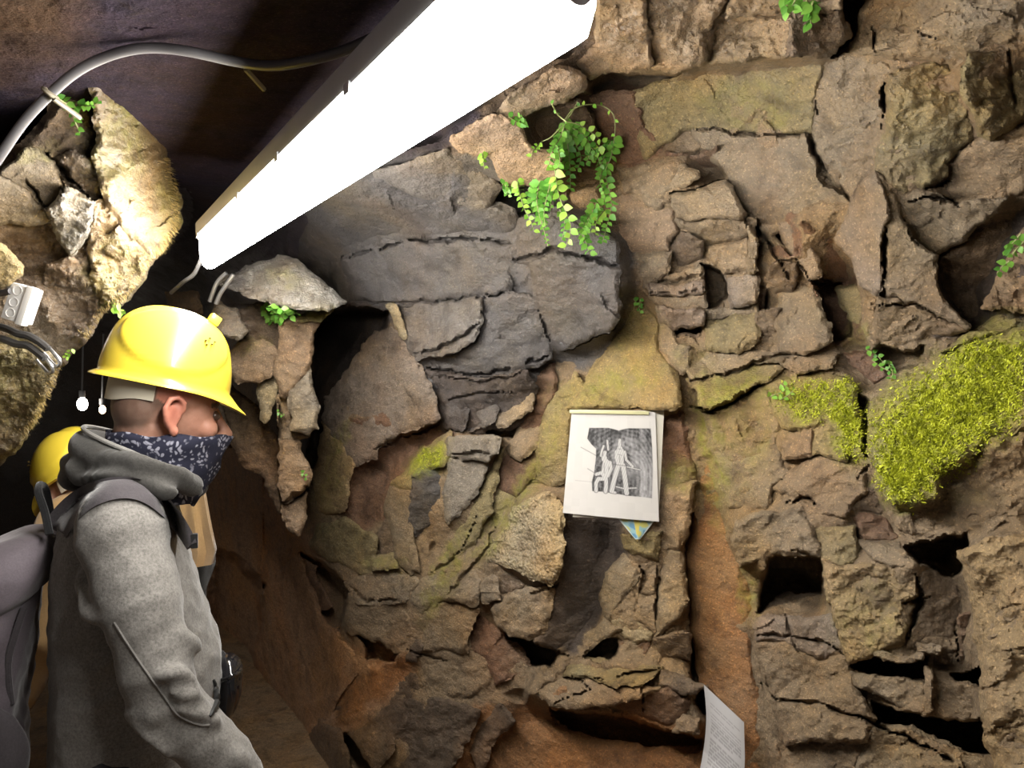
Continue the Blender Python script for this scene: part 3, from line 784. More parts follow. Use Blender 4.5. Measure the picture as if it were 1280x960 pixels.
# left rocks (on the left wall)
ROCKS_LEFT = [
    ('108,96 135,90 182,100 196,150 207,195 221,238 222,285 205,314 186,318 160,300 134,262 126,225 120,190 118,140', 9, -6, 1, 'oc', dict(rough=1.5, bev=11, wet=.7)),
    ('0,220 29,187 46,187 65,199 80,230 73,245 58,259 46,256 31,237', 10, 0, 0, 'ld', dict(rough=.5, bev=5)),
    ('-200,240 0,223 31,239 45,258 58,263 62,280 38,282 0,278 -200,285', 12, 0, -2, 'ld', dict(rough=.55, bev=5)),
    ('60,261 73,247 81,232 100,243 115,253 112,287 92,320 75,301 65,280', 12, -2, -2, 'wg', dict(rough=1.8, wet=1)),
    ('69,197 92,193 117,197 129,222 121,247 100,239 79,214', 8, 3, 0, 'db', dict(rough=1.5, wet=.8)),
    ('28,182 70,130 107,110 117,160 112,194 90,190 60,190 45,184', 4, 2, 0, 'db', dict(rough=.6, bev=8)),
    ('-200,300 0,307 12,314 27,332 25,345 0,360 -200,380', 18, 0, 0, 'ol', dict(rough=.6, bev=8)),
    ('116,256 131,252 158,302 184,320 176,345 150,375 128,380 118,350 112,300', 9, -2, -2, 'oc', dict(rough=2.0, wet=.6)),
    ('60,330 92,322 116,350 126,382 100,420 70,430 50,400 52,360', 6, 0, -2, 'db', dict(rough=1.9, wet=.6)),
    ('-200,420 0,432 58,440 72,450 60,490 45,520 20,555 0,566 -200,640', 12, 3, 0, 'ol', dict(rough=1.6, peb=.5, bev=8, wet=.6)),
]
LEFT_OUTLINE = '108,93 135,88 182,98 196,150 208,195 223,240 223,285 202,316 188,322 178,347 152,380 128,388 108,425 74,455 60,495 45,525 20,560 -20,600 -60,760 -60,1100 -300,1100 -300,240 -60,215 0,200 30,178 68,128'
# ------------------------------------------------------------------ structure: ceiling, walls, floor
wall_right = empty('wall_right', P(800, 480, 2.2)); wall_right['kind'] = 'structure'
wall_left = empty('wall_left', P(60, 300, 1.9)); wall_left['kind'] = 'structure'

# the face between the separate rocks follows them a little deeper
def soften(a, n):
    for ax in (0, 1):
        pad = [(0, 0), (0, 0)]; pad[ax] = (n + 1, n)
        c = np.cumsum(np.pad(a, pad, mode='edge'), axis=ax); k = 2 * n + 1
        a = (np.take(c, np.arange(k, c.shape[ax]), ax) - np.take(c, np.arange(0, c.shape[ax] - k), ax)) / k
    return a


PROT = np.zeros(PX.shape); WGT = np.full(PX.shape, 1e-4)
for s, d, dx, dy, cname, kw in ROCKS:
    if 'D' in kw: continue
    p = poly(s); sl = window(p, 4)
    sd, _, _ = sdpoly(PX[sl], PY[sl], p)
    x0, x1 = p[:, 0].min(), p[:, 0].max(); y0, y1 = p[:, 1].min(), p[:, 1].max()
    pr = d * 1.15 + 1.9 * dx * ((PX[sl] - (x0 + x1) / 2) / (x1 - x0)) + 1.9 * dy * ((PY[sl] - (y0 + y1) / 2) / (y1 - y0))
    PROT[sl] = np.where(sd > 0, pr, PROT[sl]); WGT[sl] = np.where(sd > 0, 1.0, WGT[sl])
PROT *= WGT
for _ in range(3): PROT, WGT = soften(PROT, 5), soften(WGT, 5)
FOLLOW = PROT / WGT
far = np.clip(WGT * 12, 0, 1)
BOFF = FOLLOW * far - 2.0 - 1.0 * (1 - far) + BASE_REL - CRK
for s, dep, soft in HOLES:
    p = poly(s); sl = window(p, soft + 6)
    sd, _, _ = sdpoly(PX[sl] + WX[sl], PY[sl] + WY[sl], p)
    w = np.clip((sd + soft * .5) / soft, 0, 1)
    BOFF[sl] = BOFF[sl] * (1 - .6 * w) - dep * w
BCOL = np.empty(PX.shape + (3,)); BCOL[:] = PAL['br']
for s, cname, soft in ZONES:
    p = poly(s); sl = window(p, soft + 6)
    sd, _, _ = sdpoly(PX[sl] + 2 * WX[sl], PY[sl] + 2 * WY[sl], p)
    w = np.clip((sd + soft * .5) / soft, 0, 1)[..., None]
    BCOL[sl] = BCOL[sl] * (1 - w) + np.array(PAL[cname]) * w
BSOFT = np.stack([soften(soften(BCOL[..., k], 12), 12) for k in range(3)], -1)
TINT = fbm(70, 501, 5)
# keep the ceiling quieter than the walls
quiet = np.clip((330 - PY - 0.45 * np.clip(PX - 300, 0, 900)) / 120, 0, 1)
BOFF = BOFF * (1 - 0.5 * quiet)
DULL = np.where(WET < .05, -0.85 * quiet, WET)                 # roof gloss cut so the lamp leaves no sheen there
# coarse lattice outside the frame, fine inside
ii = np.array(sorted(set(list(range(0, GW, 5)) + list(range(int((-60 - GX0) // 2), int((1340 - GX0) // 2))) + [GW - 1])))
jj = np.array(sorted(set(list(range(0, GH, 5)) + list(range(int((-60 - GY0) // 2), int((1020 - GY0) // 2))) + [GH - 1])))
J, I = np.meshgrid(jj, ii, indexing='ij')
DB = DR - BOFF / 100
DB = np.where((PX < 330) & (PY > 380), DR - 0.5 * BOFF / 100, DB)
SD = DB.copy()                                       # nearest rock surface so far (used to set plants on the wall)
bv = PN(PX[J, I].ravel(), PY[J, I].ravel(), DB[J, I].ravel())
nj, ni = J.shape
idx = np.arange(nj * ni).reshape(nj, ni)
Q = np.stack([idx[:-1, :-1], idx[1:, :-1], idx[1:, 1:], idx[:-1, 1:]], -1)
cx_ = PX[J, I][:-1, :-1]; cy_ = PY[J, I][:-1, :-1]
is_ceil = cy_ < np.interp(cx_, [-300, 250, 450, 560, 720, 780, 1700], [400, 360, 320, 200, 110, -60, -60])
is_back = (~is_ceil) & (cx_ < 345)
aux_all = np.stack([DULL, MOSS, ALG * (1 - quiet) * ((PX > 330) | (PY > 400)), np.zeros_like(ALG)], -1)


def sub(name, m, parent=None, kind=None):
    q = Q[m].reshape(-1, 4)
    u, inv = np.unique(q, return_inverse=True)
    me = mesh_np(name, bv[u], inv.reshape(-1, 4), 0.9)
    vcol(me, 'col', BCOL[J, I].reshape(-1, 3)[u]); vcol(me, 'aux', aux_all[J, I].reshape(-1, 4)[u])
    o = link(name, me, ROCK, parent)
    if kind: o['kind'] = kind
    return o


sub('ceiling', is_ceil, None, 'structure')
sub('wall_back', is_back, None, 'structure')
sub('rock_face', ~is_ceil & ~is_back, wall_right)


def rock(spec, D, parent, name='rock', skirt=True, rel=ROCK_REL, extra_off=None):
    s, d, dx, dy, cname, kw = spec
    p = poly(s); sl = window(p, 8)
    X, Y = PX[sl], PY[sl]
    wx, wy = WX[sl], WY[sl]
    sd, nx, ny = sdpoly(X + wx, Y + wy, p)
    sd = sd + kw.get('grow', 3.0)
    h, w = X.shape
    ok = sd > -3.2
    cell_in = (sd[:-1, :-1] > 0) | (sd[1:, :-1] > 0) | (sd[1:, 1:] > 0) | (sd[:-1, 1:] > 0)
    cell_ok = cell_in & ok[:-1, :-1] & ok[1:, :-1] & ok[1:, 1:] & ok[:-1, 1:]
    id_ = np.arange(h * w).reshape(h, w)
    q = np.stack([id_[:-1, :-1], id_[1:, :-1], id_[1:, 1:], id_[:-1, 1:]], -1)[cell_ok]
    if len(q) == 0: return None
    x0, x1 = p[:, 0].min(), p[:, 0].max(); y0, y1 = p[:, 1].min(), p[:, 1].max()
    oy, ox = rng.integers(0, 60), rng.integers(0, 60)
    r0, c0 = (sl[0].start + oy) % (GH - h), (sl[1].start + ox) % (GW - w)
    rr = rel[r0:r0 + h, c0:c0 + w]
    bev = kw.get('bev', 6); drop = kw.get('drop', 0.22 * bev + 0.5)
    t = np.clip(sd / bev, 0, 1)
    TM = 1.9
    prot = d * 1.15 + TM * dx * ((X - (x0 + x1) / 2) / (x1 - x0)) + TM * dy * ((Y - (y0 + y1) / 2) / (y1 - y0)) + kw.get('rough', 1.0) * rr - drop * (1 - t) ** 1.4 - CRK[sl]
    Dm = D[sl] if kw.get('D') is None else np.full(X.shape, kw['D'])
    depth = Dm - prot / 100
    gxx, gyy = nx - X - wx, ny - Y - wy
    gl = np.hypot(gxx, gyy) + 1e-6
    sx = np.where(sd < 0, X - gxx / gl * sd, X); sy = np.where(sd < 0, Y - gyy / gl * sd, Y)
    u, inv = np.unique(q, return_inverse=True)
    q = inv.reshape(-1, 4)
    fx, fy, fd = sx.ravel()[u], sy.ravel()[u], depth.ravel()[u]
    V = PN(fx, fy, fd)
    # side walls back into the face
    e = np.concatenate([q[:, [0, 1]], q[:, [1, 2]], q[:, [2, 3]], q[:, [3, 0]]])
    key = np.sort(e, 1)
    k = key[:, 0].astype(np.int64) * (len(u) + 1) + key[:, 1]
    _, first, cnt = np.unique(k, return_index=True, return_counts=True)
    be = e[first[cnt == 1]]
    bu, binv = np.unique(be, return_inverse=True)
    binv = binv.reshape(-1, 2) + len(u)
    thick = kw.get('thick', max(d, 0) + 7)
    V2 = PN(fx[bu], fy[bu], fd[bu] + thick / 100)
    F = np.concatenate([q, np.stack([be[:, 1], be[:, 0], binv[:, 0], binv[:, 1]], -1)])
    me = mesh_np(name, np.concatenate([V, V2]), F, 0.85)
    base = np.array(PAL[cname]) * (1 + 0.10 * (rng.random() - .5))
    # softened base colours, painted shade included, drift across rocks and run together
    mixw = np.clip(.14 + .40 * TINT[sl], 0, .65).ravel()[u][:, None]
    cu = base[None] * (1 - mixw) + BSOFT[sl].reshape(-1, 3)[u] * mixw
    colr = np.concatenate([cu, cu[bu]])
    a = np.stack([np.maximum(WET[sl], kw.get('wet', 0)), MOSS[sl], ALG[sl], np.full(X.shape, kw.get('peb', 0.0))], -1).reshape(-1, 4)[u]
    vcol(me, 'col', colr); vcol(me, 'aux', np.concatenate([a, a[bu]]))
    o = link(name, me, ROCK, parent)
    cur = SD[sl]
    SD[sl] = np.where(sd > 0, np.minimum(cur, depth), cur)
    return o


for spec in ROCKS:
    rock(spec, DR, wall_right)
BSOFT_R = BSOFT; BSOFT = np.empty_like(BSOFT_R); BSOFT[:] = PAL['ld']
rock((LEFT_OUTLINE, 6, -4, 0, 'db', dict(rough=1.0, bev=12, thick=60)), DL, wall_left, 'rock_face', rel=BASE_REL)
for spec in ROCKS_LEFT:
    rock(spec, DL, wall_left)


def sdepth(px, py):
    i = int(round((px - GX0) / GS)); j = int(round((py - GY0) / GS))
    i = min(max(i, 2), GW - 3); j = min(max(j, 2), GH - 3)
    return float(SD[j - 1:j + 2, i - 1:i + 2].min())


# floor of trodden sand
fx_, fy_ = np.meshgrid(np.linspace(-4.5, 2.4, 170), np.linspace(-1.5, 6.6, 200))
fz = 0.012 * np.sin(fx_ * 3.1 + 1.3 * np.sin(fy_ * 2)) + 0.010 * np.sin(fy_ * 4.3 + fx_ * 1.7) - 0.01
fi = np.arange(fx_.size).reshape(fx_.shape)
fme = mesh_np('floor', np.stack([fx_, fy_, fz], -1).reshape(-1, 3), np.stack([fi[:-1, :-1], fi[:-1, 1:], fi[1:, 1:], fi[1:, :-1]], -1).reshape(-1, 4))
vcol(fme, 'col', np.tile(np.array((.23, .155, .09)), (fx_.size, 1))); vcol(fme, 'aux', np.zeros((fx_.size, 4)))
link('floor', fme, ROCK)['kind'] = 'structure'
# ------------------------------------------------------------------ strip light
AX = Vector((-math.sin(math.radians(29.5)), math.cos(math.radians(29.5)), 0))      # along the passage
CX = Vector((math.cos(math.radians(29.5)), math.sin(math.radians(29.5)), 0))       # across it
LH = 0.22


def lampmat():
    t = NT('lamp_diffuser')
    t.set(Base_Color=(0.9, 0.9, 0.88), Roughness=0.35, Emission_Color=(1.0, 0.965, 0.90), Emission_Strength=LAMP_POWER)
    return t.m


DIFF = lampmat()
GREYP = simple('grey_plastic', (0.42, 0.42, 0.43), 0.45, var=0.06)
STEEL = simple('galvanised_steel', (0.55, 0.55, 0.56), 0.32, metal=0.9, var=0.1)


def lp(a, c, z): return Vector((CAM.x, CAM.y, CAM.z)) + AX * a + CX * c + Vector((0, 0, z))


A0, A1 = 0.455, 2.18
lamp = empty('strip_light', lp((A0 + A1) / 2, 0.31, LH), 'long white glowing strip light hanging along the passage roof', 'lamp')


def lamp_section(a, inset=0.0):
    k = inset
    pts = [(.284 + k, .085), (.285 + k, .035), (.291 + k, .010), (.300 + k, .001), (.318 - k, .001), (.327 - k, .008), (.334 - k, .03), (.342 - k, .085)]
    return [lp(a, c, LH + z) for c, z in pts]


bm = bmesh.new()
bm_loft(bm, [lamp_section(A0 + .004, .006), lamp_section(A0 + .012), lamp_section(A0 + .06)] + [lamp_section(A0 + .06 + (A1 - A0 - .12) * k / 8) for k in range(1, 9)] +
        [lamp_section(A1 - .012), lamp_section(A1 - .003, .006)])
from_bm('diffuser', bm, DIFF, lamp)
bm = bmesh.new()
bm_box(bm, lp((A0 + A1) / 2, .313, LH + .103), AX * ((A1 - A0) / 2 + .004), CX * .036, Vector((0, 0, .018)), .006)
from_bm('housing', bm, GREYP, lamp)
for a in (A0 + .42, A0 + .78, A0 + 1.12, A1 - .03):
    for s in (-1, 1):
        bm = bmesh.new()
        bm_box(bm, lp(a, .313 + s * .034, LH + .083), AX * .010, CX * .004, Vector((0, 0, .007)), .0015)
        from_bm('clip', bm, STEEL, lamp)
bm = bmesh.new()
bm_tube(bm, [lp(A0 + .008, .304, LH + .030), lp(A0 - .010, .304, LH + .030), lp(A0 - .014, .304, LH + .030)], [.0125, .0125, .009], 16)
from_bm('cable_gland', bm, GREYP, lamp)
for a in (A0 + .03,):
    bm = bmesh.new()
    for s in (-.012, .012):
        bm_tube(bm, [lp(a + s, .313, LH + .118), lp(a + s * .6, .313, LH + .40)], .0035, 6)
    from_bm('hanger_rod', bm, STEEL, lamp)

# bracket wires below the far end, on the wet rock
wire = empty('wall_bracket', P(272, 360, 2.2), 'pair of bright bent metal straps below the far end of the strip light', 'bracket')
for pts in (((283, 341), (272, 352), (266, 366), (262, 377)), ((292, 343), (283, 356), (275, 368), (270, 380))):
    bm = bmesh.new()
    bm_tube(bm, smooth_path([P(x, y, 2.24 + .006 * i) for i, (x, y) in enumerate(pts)]), .006, 7)
    from_bm('strap', bm, STEEL, wire)
bm = bmesh.new()
bm_tube(bm, smooth_path([P(252, 322, 2.15), P(243, 342, 2.2), P(230, 352, 2.25), P(214, 366, 2.4)]), .006, 7)
o = from_bm('cable', bm, GREYP)
tag(o, 'short pale cable running down from the far end of the strip light', 'cable')

# two small lamps far down the passage
for (px, py, d, r, label) in ((103, 505, 5.2, .034, 'far passage lamp, larger and whiter of the two'), (128, 512, 5.3, .022, 'far passage lamp, smaller and oranger of the two')):
    e = empty('passage_lamp', P(px, py, d), label, 'lamp')
    warm = px > 110
    t = NT('far_bulb'); t.set(Base_Color=(1, .9, .8), Emission_Color=(1.0, .62 if warm else .93, .35 if warm else .82), Emission_Strength=14 if warm else 22)
    bm = bmesh.new(); bm_ball(bm, P(px, py, d), (r, 0, 0), (0, r, 0), (0, 0, r * 1.35), 12, 8)
    from_bm('bulb', bm, t.m, e)
    bm = bmesh.new(); bm_tube(bm, [P(px, py - 1, d) + Vector((0, 0, r * 1.2)), P(px, py, d) + Vector((0, 0, r * 1.2 + .05))], .02, 10)
    from_bm('socket', bm, GREYP, e)
    bm = bmesh.new(); bm_tube(bm, [P(px, py, d) + Vector((0, 0, r + .05)), P(px, py, d) + Vector((.02, 0, r + .5))], .006, 6)
    from_bm('cord', bm, GREYP, e)
# ------------------------------------------------------------------ people
def fabric(name, col, var=0.3, scale=160, bump=0.5, rough=0.92, sheen=0.25):
    t = NT(name); co = t.obj()
    f = t.noise(co, scale, 4, 0.7); g = t.noise(co, 22, 5, 0.6)
    c = t.mix(1.0, col, t.ramp(f, [(0.32, 1 - var), (0.66, 1.0)]), 'MULTIPLY')
    c = t.mix(t.ramp(g, [(0.4, 0.0), (0.7, 0.35)]), c, t.mix(1.0, c, (0.72, 0.72, 0.72), 'MULTIPLY'))
    n = t.bump(g, 0.25, 0.006); n = t.bump(f, bump, 0.0012, n)
    t.set(Base_Color=c, Roughness=rough, Normal=n, Sheen_Weight=sheen, Specular_IOR_Level=0.2)
    return t.m


FLEECE = fabric('grey_heather_fleece', (.245, .230, .212), .5, 210)
HOODM = fabric('dark_grey_fleece', (.082, .078, .072), .4, 210)
PACKM = fabric('purple_grey_nylon', (.125, .104, .120), .25, 300, .3, .7)
STRAPM = fabric('dark_webbing', (.062, .054, .060), .3, 260, .5, .8)
TROUS = fabric('dark_trousers', (.035, .034, .038), .3, 180)
BEIGE = fabric('beige_cotton', (.42, .27, .125), .15, 200, .3)
BLACKM = fabric('black_cotton', (.012, .012, .013), .3, 180)
SHOEM = simple('dark_leather', (.03, .025, .022), .5)
YELLOW = NT('yellow_plastic'); YELLOW.set(Base_Color=(.90, .68, .06), Roughness=.30, Coat_Weight=.6, Coat_Roughness=.08, Subsurface_Weight=0.0)
_n = YELLOW.noise(YELLOW.obj(), 40, 5)
YELLOW.set(Base_Color=YELLOW.mix(YELLOW.ramp(_n, [(.55, 0.0), (.8, .25)]), (.90, .68, .06), (.84, .60, .045)))
YELLOW = YELLOW.m
CREAMP = simple('cream_plastic', (.66, .60, .48), .5, var=.06)
DARKV = simple('dark_vent', (.10, .065, .01), .7)
GLOSSB = simple('glossy_black', (.008, .008, .010), .16, var=.05, coat=.6)
SEAMM = simple('seam_thread', (.16, .15, .14), .9)
SLITM = simple('pocket_zip', (.012, .012, .012), .6)


def skinmat():
    t = NT('skin'); co = t.obj()
    a = t.n('ShaderNodeAttribute'); a.attribute_name = 'col'
    f = t.noise(co, 60, 5, .6); g = t.noise(co, 420, 3)
    c = t.mix(1.0, a.outputs['Color'], t.ramp(f, [(.3, (.82, .76, .74)), (.65, (1, 1, 1))]), 'MULTIPLY')
    t.set(Base_Color=c, Roughness=.5, Normal=t.bump(g, .25, .0008), Subsurface_Weight=.08, Subsurface_Radius=(.012, .004, .002), Specular_IOR_Level=.4)
    return t.m


SKIN = skinmat()


def buffmat():
    t = NT('navy_print_cloth'); co = t.obj()
    w = t.n('ShaderNodeTexNoise'); w.inputs['Scale'].default_value = 30; t.l(co, w.inputs['Vector'])
    mx = t.mix(.035, co, w.outputs['Color'])
    v = t.voro(mx, 105); d = v.outputs['Distance']
    big = t.noise(co, 25, 3)
    m = t.math('MULTIPLY', t.ramp(d, [(.30, 1.0), (.46, 0.0)]), t.ramp(big, [(.40, 0.0), (.52, 1.0)]))
    c = t.mix(m, (.020, .021, .038), (.27, .27, .33))
    t.set(Base_Color=c, Roughness=.9, Normal=t.bump(t.noise(co, 300, 3), .4, .001), Specular_IOR_Level=.2)
    return t.m


BUFF = buffmat()
ZUP = Vector((0, 0, 1))


def frame(o, yaw_vec, pitch=0.0, roll=0.0):
    """matrix: x forward, y left, z up; pitch lowers the nose"""
    f = Vector((yaw_vec[0], yaw_vec[1], 0)).normalized()
    l = Vector((-f.y, f.x, 0))
    M = Matrix((f, l, ZUP)).transposed().to_4x4()
    return Matrix.Translation(Vector(o)) @ M @ Matrix.Rotation(pitch, 4, 'Y') @ Matrix.Rotation(roll, 4, 'X')


def head_shapes(bm, M, neck_to=None, k=1.0):
    R = M.to_3x3()
    vx, vy, vz = R @ Vector((1, 0, 0)), R @ Vector((0, 1, 0)), R @ Vector((0, 0, 1))

    def E(x, y, z, a, b, c, tilt=0.0):
        q = Matrix.Rotation(tilt, 3, 'Y')
        ax, az = R @ (q @ Vector((1, 0, 0))), R @ (q @ Vector((0, 0, 1)))
        bm_ball(bm, M @ Vector((x * k, y * k, z * k)), ax * a * k, vy * b * k, az * c * k, 20, 13)

    def L(pts, rads): bm_limb(bm, [M @ (Vector(p) * k) for p in pts], [r * k for r in rads], 12)
    E(-.006, 0, .052, .099, .077, .083)
    E(-.045, 0, .012, .056, .066, .062)
    E(.035, 0, .0, .056, .063, .072)
    E(.038, 0, -.055, .048, .052, .045)
    E(.072, 0, -.10, .020, .024, .018)
    E(.030, .036, -.072, .042, .018, .026, .35); E(.030, -.036, -.072, .042, .018, .026, .35)
    E(.076, 0, .028, .018, .050, .013)
    E(.066, .042, -.022, .022, .020, .022); E(.066, -.042, -.022, .022, .020, .022)
    L([(.088, 0, .012), (.103, 0, -.012), (.116, 0, -.032)], [.009, .009, .0125])
    E(.103, .012, -.036, .012, .009, .008); E(.103, -.012, -.036, .012, .009, .008)
    E(.090, 0, -.060, .011, .025, .007); E(.088, 0, -.072, .011, .022, .007)
    for s in (-1, 1):                                            # ears: bowl, rim, lobe
        E(-.004, s * .076, .000, .016, .008, .026, .25)
        rim = [(.014, s * .077, .010), (.013, s * .083, .026), (.002, s * .087, .036), (-.013, s * .090, .032), (-.021, s * .091, .014), (-.018, s * .088, -.006), (-.008, s * .082, -.022)]
        L(rim, [.005, .0055, .006, .006, .006, .0055, .005])
        E(.001, s * .078, -.028, .010, .006, .011)
        L([(-.006, s * .083, .018), (-.011, s * .085, .002), (-.004, s * .081, -.014)], [.004, .0045, .004])
    if neck_to is not None:
        bm_limb(bm, [M @ Vector((-.030, 0, -.03)), (M @ Vector((-.040, 0, -.09)) + Vector(neck_to)) / 2, Vector(neck_to)], [.060, .060, .068], 18)


def hand_shapes(bm, wrist, d, side, palm, curl=.55, k=1.0):
    """d: direction of the hand, palm: direction the palm faces, side: direction of the thumb"""
    d, palm, side = Vector(d).normalized(), Vector(palm).normalized(), Vector(side).normalized()
    w = Vector(wrist)
    for t in (-.024, -.008, .008, .024):
        bm_limb(bm, [w + side * t * .6, w + d * .085 * k + side * t * 1.05], [.014, .0125], 8)
    for i, (off, ln) in enumerate(((.030, .070), (.010, .078), (-.010, .073), (-.029, .058))):
        p = w + d * .085 * k + side * off
        pts = [p]; dd = d.copy()
        for j, f in enumerate((.45, .32, .23)):
            dd = (dd * math.cos(curl * (.7 + .3 * j)) + palm * math.sin(curl * (.7 + .3 * j))).normalized()
            pts.append(pts[-1] + dd * ln * f * 1.25)
        bm_limb(bm, pts, [.0098, .009, .0083, .0072], 8)
    p = w + d * .022 + side * .026
    bm_limb(bm, [p, p + d * .030 + side * .026 + palm * .008, p + d * .058 + side * .034 + palm * .022, p + d * .078 + side * .030 + palm * .034], [.015, .0115, .010, .008], 8)


def helmet(name, M, label, k=1.0):
    """M: x forward, y left, z up, origin at the middle of the rim plane"""
    root = empty(name, M.translation, label, 'hard hat', 'yellow hard hats')
    n, m = 96, 34
    V = []
    for i in range(m + 1):
        ph = (math.pi / 2) * i / m
        for j in range(n):
            th = 2 * math.pi * j / n
            c, s = math.cos(th), math.sin(th)
            rr = math.cos(ph) ** .82; zz = math.sin(ph) ** .92
            x, y, z = .128 * c * rr - .006 * zz, .105 * s * rr, .150 * zz
            bul = 0.0
            # raised oval panels on both sides
            u, v = (x + .004) / .098, (z - .082) / .058
            e = math.sqrt(u * u + v * v)
            if abs(s) > .2: bul += .0045 * (1 / (1 + math.exp((e - 1.0) * 40))) + .0026 * math.exp(-((e - 1.0) / .05) ** 2)
            # central ridge
            bul += .005 * math.exp(-(y / .020) ** 4) * (1 / (1 + math.exp((.085 - z) * 90)))
            g = 1 + bul / .11
            V.append(Vector((x * g, y * g, z * (1 + bul / .2))))
    rim = []
    prof = ((0.0, 0.0), (.006, -.004), (.010, -.007), (.0105, -.010), (.006, -.011), (.0, -.009))
    for q, (o_, dz) in enumerate(prof):
        for j in range(n):
            th = 2 * math.pi * j / n
            c, s = math.cos(th), math.sin(th)
            pk = max(0.0, c) ** 3.0
            bk = max(0.0, -c) ** 4
            ext = (o_ / .010) * (.011 + .030 * pk + .003 * bk)
            if q >= 4: ext -= .004
            droop = dz - (.020 * pk + .002 * bk) * min(1.0, o_ / .010) - .008 * pk - .006 * (1 - abs(c)) * 0
            rim.append(Vector(((.128 + ext) * c, (.105 + ext * (.9 if abs(s) > .5 else 1)) * s, droop)))
    inner = []
    for i in range(12):
        ph = (math.pi / 2) * i / 12
        for j in range(n):
            th = 2 * math.pi * j / n
            inner.append(Vector((.123 * math.cos(th) * math.cos(ph) ** .82, .100 * math.sin(th) * math.cos(ph) ** .82, .143 * math.sin(ph) ** .92 - .009)))
    bm = bmesh.new()
    rows = [inner[i * n:(i + 1) * n] for i in range(11, -1, -1)] + [rim[i * n:(i + 1) * n] for i in range(5, 0, -1)] + [V[i * n:(i + 1) * n] for i in range(m)]
    bm_loft(bm, [[M @ (p * k) for p in r] for r in rows])
    from_bm('shell', bm, YELLOW, root, sharp=1.2)
    for s in (-1, 1):                                            # vent holes and side slot, set into the shell
        for (a, z) in ((.045, .098), (.052, .104), (.058, .093), (.048, .090), (.063, .099)):
            bm = bmesh.new()
            y = s * .105 * math.sqrt(max(0, 1 - (a / .128) ** 2)) * math.cos(math.asin(min(1, z / .155))) ** .62
            bm_ball(bm, M @ (Vector((a, y * 1.01, z)) * k), M.to_3x3() @ Vector((.0022, 0, 0)), M.to_3x3() @ Vector((0, .004, 0)), M.to_3x3() @ Vector((0, 0, .0022)), 8, 5)
            from_bm('vent', bm, DARKV, root)
    bm = bmesh.new(); R = M.to_3x3()
    bm_box(bm, M @ (Vector((.064, 0, .148)) * k), R @ Vector((.010, 0, -.004)), R @ Vector((0, .016, 0)), R @ Vector((.003, 0, .009)), .003)
    from_bm('lamp_bracket', bm, YELLOW, root)
    bm = bmesh.new()                                             # cradle strap at the nape
    r0, r1, r2, r3 = [], [], [], []
    for j in range(25):
        th = math.radians(105 + 150 * j / 24)
        c, s = math.cos(th), math.sin(th)
        dz = -.042 - .014 * math.exp(-((th - math.pi) / .8) ** 4)
        for r, (rx, z) in zip((r0, r1, r2, r3), ((.109, .0), (.107, dz), (.104, dz), (.106, .0))):
            r.append(M @ (Vector((rx * c + .004, rx * .80 * s, z)) * k))
    bm_loft(bm, [r0, r1, r2, r3, r0], closed=False, cap=False)
    from_bm('nape_strap', bm, CREAMP, root)
    return root


def ell_ring(c, ax, ay, n=28, p=2.3):
    c, ax, ay = Vector(c), Vector(ax), Vector(ay)
    out = []
    for k in range(n):
        t = 2 * math.pi * k / n
        a, b = math.cos(t), math.sin(t)
        out.append(c + ax * (math.copysign(abs(a) ** (2 / p), a)) + ay * (math.copysign(abs(b) ** (2 / p), b)))
    return out


def wrinkle(me, amp, scale, seed, axis=None):
    """folds pressed into cloth"""
    r = np.random.default_rng(seed)
    v = verts_of(me); n = normals_of(me)
    h = np.zeros(len(v))
    for _ in range(7):
        d = r.normal(size=3); d /= np.linalg.norm(d)
        if axis is not None:
            d = d * .5 + np.array(axis) * r.choice([-1, 1]); d /= np.linalg.norm(d)
        ph = r.random() * 6.28; f = scale * (.6 + r.random())
        w = np.sin(v @ r.normal(size=3) * scale * .35 + r.random() * 6)
        h += (1 - 2 * np.abs(np.sin(v @ d * f + ph + 1.2 * w))) * r.random()
    set_verts(me, v + n * (amp * h / 2.2)[:, None])


# ---- the man in grey: he faces to the right of the photograph and a little away
MF = Vector((.93, .36, 0)).normalized(); MS = Vector((MF.y, -MF.x, 0))            # forward, his right (towards the camera)
DM = 1.50
HEADM = frame(P(209, 517, DM), Vector((.83, .56, 0)), math.radians(7))
NECK = P(168, 610, DM + .02)
man = empty('person', (P(170, 900, DM + .02).x, P(170, 900, DM + .02).y, 0), 'man in a grey fleece hoodie and patterned neck gaiter seen from his right side', 'person')
SHR, ELR, WRR = P(150, 655, 1.36), P(204, 876, 1.31), P(310, 984, 1.36)
SHL, ELL, WRL = P(178, 650, 1.72), P(175, 850, 1.76), P(205, 880, 1.76)
HIPC = P(165, 985, DM + .04); HIPC.z = .86
fl = Vector((HIPC.x, HIPC.y, 0))
bm = bmesh.new()
head_shapes(bm, HEADM, NECK)
TR = [(625, 160, .05, .13), (655, 154, .085, .165), (710, 156, .105, .165), (770, 163, .115, .155), (830, 172, .125, .15), (900, 170, .125, .155), (985, 165, .12, .165)]
bm_loft(bm, [ell_ring(P(x, y, DM + .04), MF * a, MS * b) for y, x, a, b in TR])
bm_limb(bm, [SHR, ELR, WRR], [.048, .040, .027]); bm_limb(bm, [SHL, ELL, WRL], [.048, .040, .027])
hd = (WRR - ELR).normalized()
hand_shapes(bm, WRR + hd * .01, hd, (-MS * .2 + ZUP * .9), -MS, .5)
hl = (WRL - ELL).normalized()
hand_shapes(bm, WRL + hl * .01, hl, ZUP, MS, 1.0)
